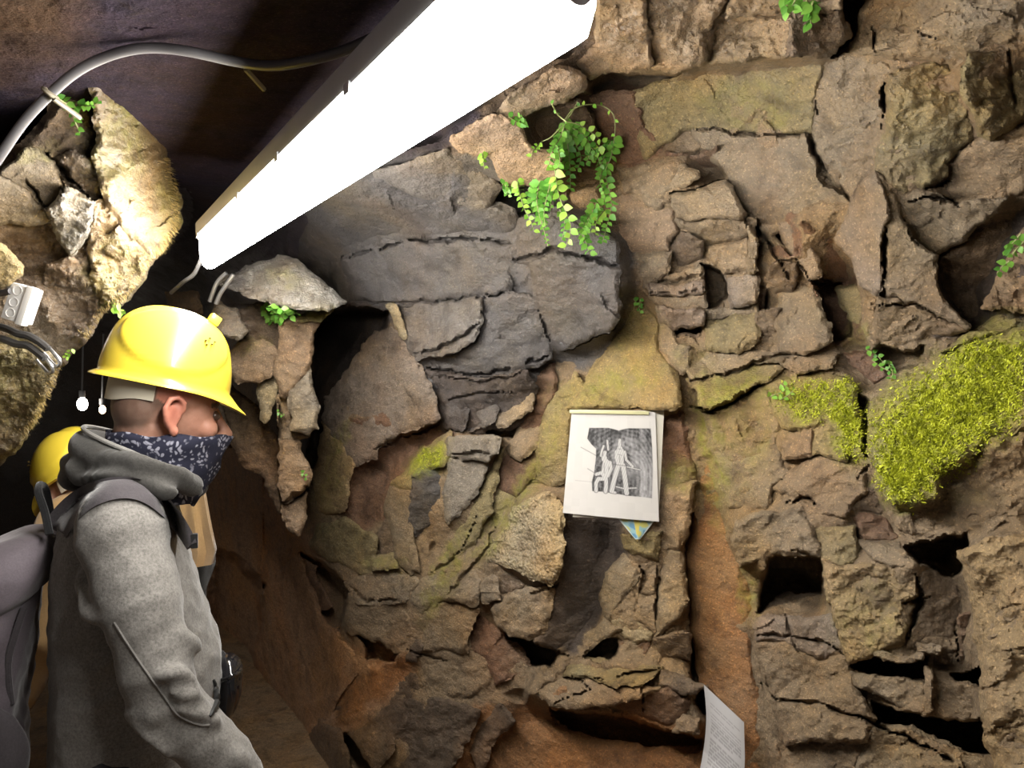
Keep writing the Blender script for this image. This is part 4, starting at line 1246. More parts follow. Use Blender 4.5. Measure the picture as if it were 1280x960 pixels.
for s in (1, -1):
    hip = HIPC + MS * .09 * s - ZUP * .02
    knee = fl + MS * .10 * s + MF * (.05 * s + .03) + ZUP * .47
    ank = fl + MS * .11 * s + MF * (.06 * s - .01) + ZUP * .08
    bm_limb(bm, [hip, knee, ank], [.085, .056, .040])
    bm_limb(bm, [ank - ZUP * .03, ank + MF * .10 - ZUP * .045, ank + MF * .17 - ZUP * .05], [.036, .033, .026])
bme = remeshed('body', bm, .0042, 5, .5)
v = verts_of(bme)
loc = (np.array(HEADM.inverted()) @ np.concatenate([v, np.ones((len(v), 1))], 1).T).T[:, :3]
colr = np.tile(np.array((.50, .265, .185)), (len(v), 1))
near = (np.abs(loc) < .2).all(1)
x, y, z = loc.T
ear = near & (np.abs(y) > .070) & (x > -.035) & (x < .03) & (z > -.045) & (z < .05)
hairline = np.clip((.006 - x + .55 * (z - .02)) / .035, 0, 1) * np.clip((z + .060) / .035, 0, 1)
hairline = np.maximum(hairline, np.clip((z - .07) / .02, 0, 1))
side = np.clip((.030 - x) / .02, 0, 1) * np.clip((z + .002) / .02, 0, 1)
hm = np.where(near & ~ear, np.clip(np.maximum(hairline, side), 0, 1) * .85, 0)[:, None]
colr = colr * (1 - hm) + np.array((.155, .105, .080)) * hm
blush = (near & ear)[:, None] * np.array((.06, -.03, -.02)); colr = np.clip(colr + blush, .02, 1)
conch = np.exp(-(((x + .004) / .010) ** 2 + ((z - .006) / .017) ** 2))[:, None] * ear[:, None]; colr = colr * (1 - .6 * conch) + np.array((.26, .07, .05)) * .6 * conch  # darker ear hollow paints in shade that the flat relief lacks
cheek = np.exp(-(((x - .06) / .03) ** 2 + ((z + .02) / .03) ** 2))[:, None] * near[:, None]; colr = colr * (1 - .25 * cheek) + np.array((.50, .20, .14)) * .25 * cheek
eyeb = near & (x > .07) & (np.abs(np.abs(y) - .032) < .02) & (np.abs(z - .024 - .1 * (np.abs(y) - .03)) < .006); colr[eyeb] = (.10, .065, .045)
vcol(bme, 'col', colr)
link('body', bme, SKIN, man)
for s in (-1, 1):
    e_ = bmesh.new(); c = HEADM @ Vector((.081, s * .031, .004)); R = HEADM.to_3x3()
    bm_ball(e_, c, R @ Vector((.012, 0, 0)), R @ Vector((0, .012, 0)), R @ Vector((0, 0, .010)), 12, 9)
    from_bm('eye', e_, simple('eye', (.10, .06, .045), .25) if s < 0 else bpy.data.materials['eye'], man)

# hoodie: torso and sleeves as one cloth surface
bm = bmesh.new()
HT = [(604, 168, .055, .10), (618, 160, .078, .150), (640, 153, .108, .190), (700, 155, .128, .193), (760, 163, .142, .185), (815, 173, .155, .180), (850, 174, .158, .182), (900, 171, .152, .186), (960, 163, .150, .190), (1000, 160, .140, .185)]
bm_loft(bm, [ell_ring(P(x, y, DM + .04), MF * a, MS * b, 40, 2.2) for y, x, a, b in HT])
bm_limb(bm, smooth_path([SHR, P(176, 760, 1.32), ELR], 4), [.078 - .020 * k / 8 + .004 * math.sin(k * 2.2) for k in range(9)], 20)
bm_limb(bm, smooth_path([ELR, (ELR + WRR) / 2 + ZUP * .004, WRR], 4), [.062, .060, .058, .056, .055, .052, .048, .045, .040], 20)
bm_limb(bm, smooth_path([SHL, P(185, 745, 1.74), ELL], 3), [.075, .070, .068, .066, .064, .062, .06], 16)
bm_limb(bm, [ELL, (ELL + WRL) / 2, WRL], [.060, .054, .042], 16)


def fold(pts, r):
    bm_limb(bm, smooth_path([P(*p) for p in pts], 4), [r * (.55 + .45 * math.sin(math.pi * k / (4 * (len(pts) - 1)))) for k in range(4 * (len(pts) - 1) + 1)], 8)


# heavy folds: back of the armpit, elbow, belly
fold([(106, 735, 1.335), (115, 765, 1.305), (140, 772, 1.275)], .022)
fold([(112, 708, 1.35), (104, 728, 1.345), (104, 748, 1.345)], .016)
fold([(222, 790, 1.30), (232, 800, 1.32), (250, 812, 1.34)], .018)
fold([(200, 846, 1.255), (222, 842, 1.265), (246, 852, 1.29)], .015)
fold([(214, 866, 1.255), (236, 868, 1.275), (262, 880, 1.31)], .015)
fold([(225, 890, 1.26), (250, 892, 1.285), (276, 905, 1.31)], .014)
fold([(165, 905, 1.27), (190, 925, 1.262), (215, 945, 1.275)], .014)
fold([(285, 935, 1.318), (299, 950, 1.325), (302, 970, 1.335)], .020)
hme = remeshed('hoodie', bm, .0062, 7, .5)
wrinkle(hme, .0035, 26, 5)
wrinkle(hme, .0016, 60, 6)
hood_o = link('hoodie', hme, FLEECE, man)
HB = bvh_of(hme)

# hood bunched behind the neck
bm = bmesh.new()
ring = []
for k in range(33):
    t = 2 * math.pi * k / 32
    c, s = math.cos(t), math.sin(t)
    p = P(180, 577, DM + .015) + MF * (.098 * c) - MS * (.096 * s) + ZUP * (-.034 * c)
    ring.append(p)
bm_tube(bm, ring, [.020 + .014 * max(0, -math.cos(2 * math.pi * k / 32)) for k in range(33)], 12)
for p in ring[::2]: bm_ball(bm, p - ZUP * .020, MF * .022, MS * .022, ZUP * .026)
for (x, y, d_, a_, b_, c_) in ((104, 582, 1.52, .040, .085, .028), (118, 566, 1.52, .034, .080, .026), (94, 598, 1.52, .030, .075, .024), (110, 590, 1.44, .040, .03, .026)):
    bm_ball(bm, P(x, y, d_), MF * a_ - ZUP * a_ * .35, MS * b_, ZUP * c_ + MF * c_ * .3, 20, 12)
for p in smooth_path([P(116, 572, 1.43), P(150, 578, 1.395), P(190, 588, 1.38), P(222, 598, 1.40), P(238, 606, 1.45)], 4):
    bm_ball(bm, p, MF * .026, MS * .013, ZUP * .026 + MS * .008, 14, 9)
for p in smooth_path([P(104, 600, 1.43), P(140, 596, 1.385), P(180, 604, 1.375), P(208, 616, 1.375)], 4):
    bm_ball(bm, p, MF * .024, MS * .012, ZUP * .016 + MS * .008, 14, 9)
dme = remeshed('hood', bm, .005, 9, .5)
wrinkle(dme, .003, 30, 15)
link('hood', dme, HOODM, man)
bm = bmesh.new()                                                # pale piping along the hood opening
bm_tube(bm, [r + (r - P(180, 577, DM + .015)) * .06 + ZUP * (.026 + .010 * max(0, -math.cos(2 * math.pi * k / 32))) for k, r in enumerate(ring)], .0045, 8)
from_bm('hood_piping', bm, fabric('light_grey_piping', (.30, .29, .27), .2), man)

# neck gaiter pulled up over the nose
R_ = []
for k, (zf, zb, xf, xb, ry) in enumerate(((-.033, -.041, .1195, -.098, .0735), (-.038, -.048, .1245, -.102, .0775), (-.056, -.058, .119, -.101, .077), (-.078, -.068, .112, -.098, .074), (-.100, -.076, .108, -.097, .071), (-.124, -.094, .094, -.096, .070), (-.150, -.118, .078, -.094, .070), (-.175, -.145, .068, -.098, .074))):
    row = []
    for j in range(72):
        t = 2 * math.pi * j / 72
        c, s = math.cos(t), math.sin(t)
        cxm, rx = (xf + xb) / 2, (xf - xb) / 2
        w = .5 + .5 * c
        sharp = 1 - .42 * max(0, c) ** 2 * (1 if k < 5 else .5)            # narrow over the nose, wide at the ears
        wr = .0025 * math.sin(5 * t + k * 1.7) + .002 * math.sin(9 * t - k * 2.3)
        row.append(HEADM @ Vector((cxm + (rx + wr) * c, (ry + wr) * s * sharp, zf * w + zb * (1 - w) + .0025 * math.sin(7 * t + k))))
    R_.append(row)
bm = bmesh.new(); bm_loft(bm, R_, cap=False)
go = from_bm('neck_gaiter', bm, BUFF, man, sharp=1.5)
sm = go.modifiers.new('thick', 'SOLIDIFY'); sm.thickness = .0025; sm.offset = 1

# trousers and shoes
bm = bmesh.new()
bm_loft(bm, [ell_ring(HIPC + ZUP * z, MF * a, MS * b) for z, a, b in ((.10, .105, .15), (.04, .125, .17), (-.06, .125, .18))])
for s in (1, -1):
    hip = HIPC + MS * .09 * s - ZUP * .02
    knee = fl + MS * .10 * s + MF * (.05 * s + .03) + ZUP * .47
    ank = fl + MS * .11 * s + MF * (.06 * s - .01) + ZUP * .10
    bm_limb(bm, smooth_path([hip, knee, ank], 5), [.105 - .04 * k / 10 for k in range(11)], 18)
tme = remeshed('trousers', bm, .009, 5); wrinkle(tme, .004, 30, 21)
link('trousers', tme, TROUS, man)
for s in (1, -1):
    ank = fl + MS * .11 * s + MF * (.06 * s - .01)
    bm = bmesh.new()
    bm_limb(bm, [ank + ZUP * .09, ank + ZUP * .05 - MF * .02], [.055, .05])
    bm_limb(bm, [ank + ZUP * .045 - MF * .03, ank + ZUP * .05 + MF * .08, ank + ZUP * .042 + MF * .17], [.045, .046, .040])
    sme = remeshed('shoe', bm, .006)
    vv = verts_of(sme); vv[:, 2] = np.maximum(vv[:, 2], .0); set_verts(sme, vv)
    link('shoe', sme, SHOEM, man)

# details lying on the cloth: sleeve seam, pocket zip
def on_cloth(px, py, lift=.003, bvh=None):
    d = (P(px, py, 1) - CAM).normalized()
    h = (bvh or HB).ray_cast(CAM, d)
    if h[0] is None or (h[0] - CAM).dot(FWD) > 1.52: return P(px, py, 1.45 if px < 110 else 1.36)
    return h[0] + h[1] * (lift if h[1].dot(d) < 0 else -lift)


def cloth_path(pts, n=6): return smooth_path([Vector((x, y, 0)) for x, y in pts], n)


bm = bmesh.new(); bm_tube(bm, [on_cloth(p.x, p.y, .0006) for p in cloth_path([(143, 778), (160, 805), (182, 838), (205, 870), (222, 893), (246, 905), (262, 906)], 5)], .0022, 6)
from_bm('sleeve_seam', bm, SEAMM, man)
bm = bmesh.new(); bm_tube(bm, [on_cloth(p.x, p.y, .0015) for p in cloth_path([(266, 850), (271, 868), (269, 882), (262, 895)], 5)], [.0025 + .0035 * math.sin(math.pi * k / 15) for k in range(16)], 6)
from_bm('pocket_zip', bm, SLITM, man)

# ---- hard hat of the man in grey
hat_o = P(207, 477, DM)
HATM = frame(hat_o, Vector((.86, .51, 0)), math.radians(13.5))
helmet('hard_hat', HATM, 'glossy yellow hard hat on the head of the man in the grey hoodie', .945)

# ---- backpack
pack = empty('backpack', P(20, 960, DM + .05), 'dark purple-grey backpack on the back of the man in grey', 'backpack')
BC = P(158, 700, DM + .04) - MF * .128
bm = bmesh.new()
rings = []
for z, dep, wid, off in ((.040, .05, .07, -.075), (.030, .085, .105, -.082), (0.0, .098, .125, -.092), (-.08, .10, .135, -.105), (-.2, .10, .138, -.125), (-.32, .10, .136, -.135), (-.40, .09, .13, -.13), (-.44, .06, .10, -.12)):
    rings.append(ell_ring(BC + ZUP * z + MF * off, MF * dep * .85, MS * wid, 40, 3.2))
bm_loft(bm, rings)
pme = remeshed('pack_body', bm, .008, 4); wrinkle(pme, .010, 20, 31); wrinkle(pme, .003, 50, 32)
link('pack_body', pme, PACKM, pack)
bm = bmesh.new()                                                # lid
bm_loft(bm, [ell_ring(BC + ZUP * z + MF * off, (MF + ZUP * .28) * dep, MS * wid, 40, 2.6) for z, dep, wid, off in ((-.075, .070, .110, -.105), (-.055, .100, .138, -.102), (-.02, .104, .142, -.096), (.022, .098, .136, -.088), (.052, .080, .112, -.080), (.066, .04, .07, -.075))])
lme = remeshed('pack_lid', bm, .007, 4); wrinkle(lme, .005, 24, 33)
link('pack_lid', lme, PACKM, pack)
bm = bmesh.new()                                                # side pocket facing the camera
sc = BC - ZUP * .30 - MF * .10 + MS * .145
bm_ball(bm, sc, MF * .085, MS * .030, ZUP * .11, 24, 14)
sme = remeshed('side_pocket', bm, .007, 4); wrinkle(sme, .004, 30, 34)
link('side_pocket', sme, STRAPM, pack)
bm = bmesh.new()
bm_tube(bm, smooth_path([P(62, 668, 1.42), P(56, 640, 1.43), P(48, 616, 1.44), P(50, 606, 1.46), P(57, 612, 1.48), P(63, 640, 1.49), P(66, 662, 1.49)], 4), .007, 8)
from_bm('haul_loop', bm, BLACKM, pack)


def cloth_strap(name, path, widths, lift, mat, parent):
    """strap lying on the fleece: rows across its width, with thickness"""
    pts = cloth_path(path, 7); N = len(pts)
    rows = []
    for i, p in enumerate(pts):
        t = (pts[min(i + 1, N - 1)] - pts[max(i - 1, 0)]).normalized()
        nrm = Vector((-t.y, t.x, 0))
        w = np.interp(i / (N - 1), np.linspace(0, 1, len(widths)), widths)
        rows.append([on_cloth(p.x + nrm.x * w * u, p.y + nrm.y * w * u, .001) for u in np.linspace(-.5, .5, 9)])
    for _ in range(5):
        rows = [rows[0]] + [[(rows[i - 1][j] + rows[i][j] * 2 + rows[i + 1][j]) / 4 for j in range(9)] for i in range(1, N - 1)] + [rows[-1]]
    bm = bmesh.new(); R = []
    for i, r in enumerate(rows):
        ring = []
        for j, q in enumerate(r):
            out = (CAM - q).normalized() * .6 + ZUP * .5
            ring.append(q + out * (lift * (1 - abs(j - 4) / 4 * .3)))
        low = [q - (CAM - q).normalized() * .008 for q in r]
        R.append(ring + low[::-1])
    bm_loft(bm, R)
    return from_bm(name, bm, mat, parent, sharp=.9)


cloth_strap('shoulder_strap', [(70, 664), (86, 642), (112, 622), (148, 612), (180, 617), (206, 636), (226, 660), (240, 684)], [34, 32, 30, 28, 26, 22, 18, 14], .011, STRAPM, pack)
bm = bmesh.new()
bm_tube(bm, smooth_path([P(30, 760, 1.40), P(20, 790, 1.385), P(10, 830, 1.38), P(14, 880, 1.39)], 4), .006, 8)
from_bm('compression_strap', bm, STRAPM, pack)
bm = bmesh.new(); q = on_cloth(243, 676, .012); bm_box(bm, q, MF * .006, MS * .005, ZUP * .013, .002)
from_bm('buckle', bm, BLACKM, pack)

# ---- glossy black bag at the front of the man, by his hidden hand
bag = empty('waist_bag', P(288, 860, 1.56), 'small glossy black bag held in front of the belly of the man in grey', 'bag')
bm = bmesh.new()
bm_loft(bm, [ell_ring(P(x, y, 1.60), MF * a, MS * b, 24, 2.1) for x, y, a, b in ((286, 820, .012, .02), (287, 826, .022, .04), (288, 840, .026, .055), (287, 862, .026, .055), (283, 882, .022, .045), (278, 900, .012, .03), (275, 908, .005, .012))])
from_bm('pouch', bm, GLOSSB, bag, sharp=1.2)
bm = bmesh.new(); bm_tube(bm, smooth_path([P(278, 850, 1.545), P(288, 846, 1.535), P(299, 840, 1.56), P(301, 832, 1.60)], 5), .0045, 8)
from_bm('piping', bm, GLOSSB, bag)
bm = bmesh.new(); bm_tube(bm, smooth_path([P(284, 826, 1.60), P(276, 815, 1.62), P(268, 822, 1.63), P(266, 838, 1.64)], 5), .005, 8)
from_bm('carry_loop', bm, BLACKM, bag)

# ---- second visitor, bending forward behind him
D2 = 2.25
P2F = Vector((-.90, .42, 0)).normalized(); P2S = Vector((P2F.y, -P2F.x, 0))
man2 = empty('person', (P(235, 900, D2).x, P(235, 900, D2).y, 0), 'stooping visitor in a beige jacket and black trousers behind the man in grey', 'person')
H2 = frame(P(98, 628, D2), P2F, math.radians(30))
bm = bmesh.new()
hip2 = P(190, 705, D2 + .03); neck2 = P(130, 640, D2 + .02); sh2 = P(140, 650, D2 + .02)
head_shapes(bm, H2, neck2)
ctr = [(neck2, .07, .07), (sh2, .10, .17), (P(158, 655, D2 + .02), .10, .165), (P(176, 675, D2 + .03), .095, .155), (hip2, .11, .16)]
for (a, ra, rs), (b, rb, rt) in zip(ctr, ctr[1:]):
    for t in (0, .5):
        c = a.lerp(b, t); r_ = ra + (rb - ra) * t; s_ = rs + (rt - rs) * t
        bm_ball(bm, c, MF * r_, P2S * s_, ZUP * r_)
for s in (1, -1):
    sj = sh2 + P2S * .17 * s - ZUP * .02
    el = sj + P2F * .02 - ZUP * .26 + P2S * .02 * s; wr = el + P2F * .12 - ZUP * .20
    bm_limb(bm, [sj, el, wr], [.050, .040, .028])
    hand_shapes(bm, wr, (wr - el), -P2S * s, P2F, .5)
    hp = hip2 + P2S * .09 * s
    kn = Vector((hip2.x, hip2.y, .46)) + P2S * .10 * s + P2F * .06; an = Vector((hip2.x, hip2.y, .08)) + P2S * .10 * s - P2F * (.02 + .05 * s)
    bm_limb(bm, [hp, kn, an], [.085, .056, .040]); bm_limb(bm, [an - ZUP * .03, an + P2F * .16 - ZUP * .05], [.036, .027])
bme2 = remeshed('body', bm, .0065, 4)
vcol(bme2, 'col', np.tile(np.array((.48, .28, .20)), (len(bme2.vertices), 1)))
link('body', bme2, SKIN, man2)
bm = bmesh.new()
for (a, ra, rs), (b, rb, rt) in zip(ctr[1:], ctr[2:]):
    for t in (0, .33, .66):
        c = a.lerp(b, t); r_ = ra + (rb - ra) * t; s_ = rs + (rt - rs) * t
        bm_ball(bm, c, MF * (r_ + .025), P2S * (s_ + .025), ZUP * (r_ + .025), 20, 12)
bm_loft(bm, [ell_ring(P(x, y, D2 + .03), MF * a, P2S * b, 28) for x, y, a, b in ((168, 610, .05, .10), (170, 645, .085, .16), (172, 680, .10, .17), (174, 700, .105, .175))])
for s in (1, -1):
    sj = sh2 + P2S * .17 * s - ZUP * .02
    el = sj + P2F * .02 - ZUP * .26 + P2S * .02 * s; wr = el + P2F * .12 - ZUP * .20
    bm_limb(bm, [sj, el, wr], [.07, .058, .045])
jme = remeshed('jacket', bm, .009, 4); wrinkle(jme, .006, 26, 41)
link('jacket', jme, BEIGE, man2)
# free tail of the jacket, hanging at the back with pleats
bm = bmesh.new(); Rj = []
for k, (x0, x1, y0, y1) in enumerate(((214, 247, 580, 580), (212, 253, 612, 610), (210, 258, 642, 640), (208, 263, 670, 666), (206, 268, 700, 688), (206, 264, 716, 706))):
    row = []
    for j in range(13):
        u = j / 12
        row.append(P(x0 + (x1 - x0) * u, y0 + (y1 - y0) * u, D2 - .13 + .012 * math.sin(u * 17) * (k / 5)))
    row += [q + Vector((0, .018, 0)) for q in row[::-1]]
    Rj.append(row)
bm_loft(bm, Rj); from_bm('jacket_tail', bm, BEIGE, man2, sharp=1.0)
bm = bmesh.new()
bm_ball(bm, hip2 - ZUP * .02, MF * .135, P2S * .18, ZUP * .13)
for s in (1, -1):
    hp = hip2 + P2S * .09 * s
    kn = Vector((hip2.x, hip2.y, .46)) + P2S * .10 * s + P2F * .06; an = Vector((hip2.x, hip2.y, .10)) + P2S * .10 * s - P2F * (.02 + .05 * s)
    bm_limb(bm, smooth_path([hp, kn, an], 4), [.105 - .035 * k / 8 for k in range(9)], 16)
tme2 = remeshed('trousers', bm, .011, 4); wrinkle(tme2, .005, 26, 42)
link('trousers', tme2, BLACKM, man2)
for s in (1, -1):
    an = Vector((hip2.x, hip2.y, 0)) + P2S * .10 * s - P2F * (.02 + .05 * s)
    bm = bmesh.new(); bm_limb(bm, [an + ZUP * .1, an + ZUP * .05, an + ZUP * .05 + P2F * .1, an + ZUP * .043 + P2F * .17], [.052, .05, .046, .04])
    sm2 = remeshed('shoe', bm, .007); vv = verts_of(sm2); vv[:, 2] = np.maximum(vv[:, 2], 0); set_verts(sm2, vv)
    link('shoe', sm2, SHOEM, man2)
H2M = frame(P(98, 600, D2), P2F, math.radians(33))
helmet('hard_hat', H2M, 'yellow hard hat partly hidden behind the shoulder of the man in grey', 1.0)
# ------------------------------------------------------------------ cable, junction box and clips on the left rock
CABM = simple('grey_cable', (.095, .09, .095), .5, var=.08)
BOXM = simple('pale_grey_plastic', (.56, .55, .54), .45, var=.05)
CLIPM = simple('old_clip_plastic', (.20, .17, .12), .6, var=.2)
BLKC = simple('black_cable', (.035, .033, .032), .35, var=.1)


def at_rock(px, py, lift=.0): return P(px, py, sdepth(px, py) - lift)


cab = []
for x, y, d in ((-60, 290, 1.38), (-20, 225, 1.34), (0, 195, 1.33), (30, 152, 1.32), (62, 118, 1.31), (95, 90, 1.30), (130, 72, 1.29), (165, 62, 1.27), (200, 60, 1.26), (240, 65, 1.25), (300, 78, 1.27), (345, 82, 1.27), (400, 72, 1.24), (450, 55, 1.20), (540, 10, 1.1)):
    cab.append(P(x, y, d))
bm = bmesh.new(); bm_tube(bm, smooth_path(cab, 7), .0085, 10)
co_ = from_bm('cable', bm, CABM); tag(co_, 'long grey cable arching over the left rock and across the dark roof', 'cable')
for (px, py, label) in ((63, 117, 'pale cable clip on the arching grey cable above the left rock'), (302, 80, 'small tan cable clip on the dark part of the roof')):
    r = empty('cable_clip', P(px, py, 1.29), label, 'clip', 'clips on the arching cable')
    bm = bmesh.new()
    c = P(px, py, 1.30)
    bm_tube(bm, [c + (RGT * math.cos(t) * .6 - UPV * math.cos(t) * .5) * .014 - FWD * math.sin(t) * .014 for t in np.linspace(-.6, 3.7, 12)], .0042, 6)
    from_bm('saddle', bm, CLIPM, r)
    bm = bmesh.new(); bm_tube(bm, [c + RGT * .008 - UPV * .010 - FWD * .004, c + RGT * .022 - UPV * .024 + FWD * .05], .0045, 6)
    from_bm('nail', bm, CLIPM, r)

jd = 1.66
jb = empty('junction_box', P(30, 382, jd), 'pale grey plastic junction box with round knockouts on the left rock', 'junction box')
ux = (P(54, 362, jd) - P(30, 354, jd)).normalized(); uy = (P(8, 402, jd) - P(30, 354, jd)).normalized()
uy = (uy - ux * ux.dot(uy)).normalized(); uz = ux.cross(uy).normalized()
if uz.dot(CAM - P(30, 382, jd)) < 0: uz = -uz
c = P(28, 380, jd)
bm = bmesh.new(); bm_box(bm, c, ux * .024, uy * .040, uz * .020, .004); from_bm('case', bm, BOXM, jb)
bm = bmesh.new(); bm_box(bm, c + ux * .019 + uz * .012, ux * .008, uy * .043, uz * .012, .003); from_bm('lid_edge', bm, BOXM, jb)
for t in (-.026, .0, .024):
    q = c + uy * t - ux * .006 + uz * .0205
    bm = bmesh.new()
    bm_tube(bm, [q + ux * .0095 * math.cos(a) + uy * .0095 * math.sin(a) for a in np.linspace(0, 2 * math.pi, 19)], .0012, 5, cap=False)
    from_bm('knockout', bm, BOXM, jb)
bm = bmesh.new(); bm_tube(bm, [c - uy * .027 - ux * .030 + uz * .004, c - uy * .027 - ux * .012 + uz * .012], .011, 12); from_bm('gland', bm, BOXM, jb)
bm = bmesh.new(); bm_tube(bm, smooth_path([P(-60, 372, jd), P(-10, 368, jd), P(14, 364, jd - .02)], 6), .0075, 8)
tag(from_bm('cable', bm, CABM), 'short thick grey cable entering the junction box from the edge', 'cable')
for pts, label in (((( -20, 405), (6, 410), (22, 417), (36, 420), (50, 428), (60, 436)), 'upper of the two black cables below the junction box'), (((-20, 418), (4, 424), (20, 430), (34, 432), (46, 440), (56, 448)), 'lower of the two black cables below the junction box')):
    bm = bmesh.new(); bm_tube(bm, smooth_path([P(x, y, 1.70) for x, y in pts], 5), .0085, 8)
    tag(from_bm('cable', bm, BLKC), label, 'cable', 'black cables below the junction box')
hook = empty('cable_hook', P(64, 450, 1.72), 'shiny metal hook of two bent loops under the black cables', 'hook')
for dx, dy in ((0, 0), (-9, 9)):
    bm = bmesh.new(); bm_tube(bm, smooth_path([P(58 + dx, 432 + dy, 1.72), P(68 + dx, 442 + dy, 1.71), P(75 + dx, 453 + dy, 1.71), P(70 + dx, 458 + dy, 1.72), P(62 + dx, 450 + dy, 1.73), P(54 + dx, 441 + dy, 1.73)], 5), .0042, 7)
    from_bm('loop', bm, STEEL, hook)


# ------------------------------------------------------------------ printed sheets
def papermat(name, rough=.35, coat=.5):
    t = NT(name); a = t.n('ShaderNodeAttribute'); a.attribute_name = 'col'
    t.set(Base_Color=a.outputs['Color'], Roughness=rough, Coat_Weight=coat, Coat_Roughness=.12, Specular_IOR_Level=.4)
    return t.m


LAMI = papermat('laminated_print'); PAPR = papermat('plain_print', .8, 0.0)


def sheet(name, corners, nu, nv, paint, mat, parent, bend=None, th=.0012):
    """corners: top-left, top-right, bottom-right, bottom-left world points; paint(u, v) -> colours; bend(u, v) -> offset metres along the normal"""
    a, b, c, d = [np.array(p) for p in corners]
    u, v = np.meshgrid(np.linspace(0, 1, nu), np.linspace(0, 1, nv))
    U, V_ = u[..., None], v[..., None]
    p = (a * (1 - U) + b * U) * (1 - V_) + (d * (1 - U) + c * U) * V_
    n = np.cross(b - a, d - a); n /= np.linalg.norm(n)
    if n @ (np.array(CAM) - a) < 0: n = -n
    off = bend(u, v)[..., None] if bend else np.zeros_like(U)
    f = p + n * (off + th); g = p + n * off
    id_ = np.arange(nu * nv).reshape(nv, nu)
    q = np.stack([id_[:-1, :-1], id_[1:, :-1], id_[1:, 1:], id_[:-1, 1:]], -1).reshape(-1, 4)
    rim = np.concatenate([id_[0], id_[1:, -1], id_[-1, -2::-1], id_[-2:0:-1, 0]])
    r2 = np.roll(rim, -1); N = nu * nv
    F = np.concatenate([q, q[:, ::-1] + N, np.stack([rim, r2, r2 + N, rim + N], -1)])
    me = mesh_np(name, np.concatenate([f.reshape(-1, 3), g.reshape(-1, 3)]), F, .6)
    col = paint(u, v).reshape(-1, 3)
    vcol(me, 'col', np.concatenate([col, np.full_like(col, .6)]))
    return link(name, me, mat, parent)


def inpoly(u, v, pts):
    sd, _, _ = sdpoly(u, v, np.array(pts, float)); return sd


def stroke(u, v, pts, w):
    best = np.full(u.shape, 9.0)
    for (x0, y0), (x1, y1) in zip(pts, pts[1:]):
        ex, ey = x1 - x0, y1 - y0
        t = np.clip(((u - x0) * ex + (v - y0) * ey) / (ex * ex + ey * ey + 1e-12), 0, 1)
        best = np.minimum(best, np.hypot(u - x0 - t * ex, v - y0 - t * ey))
    return np.clip((w - best) / .006 + .5, 0, 1)


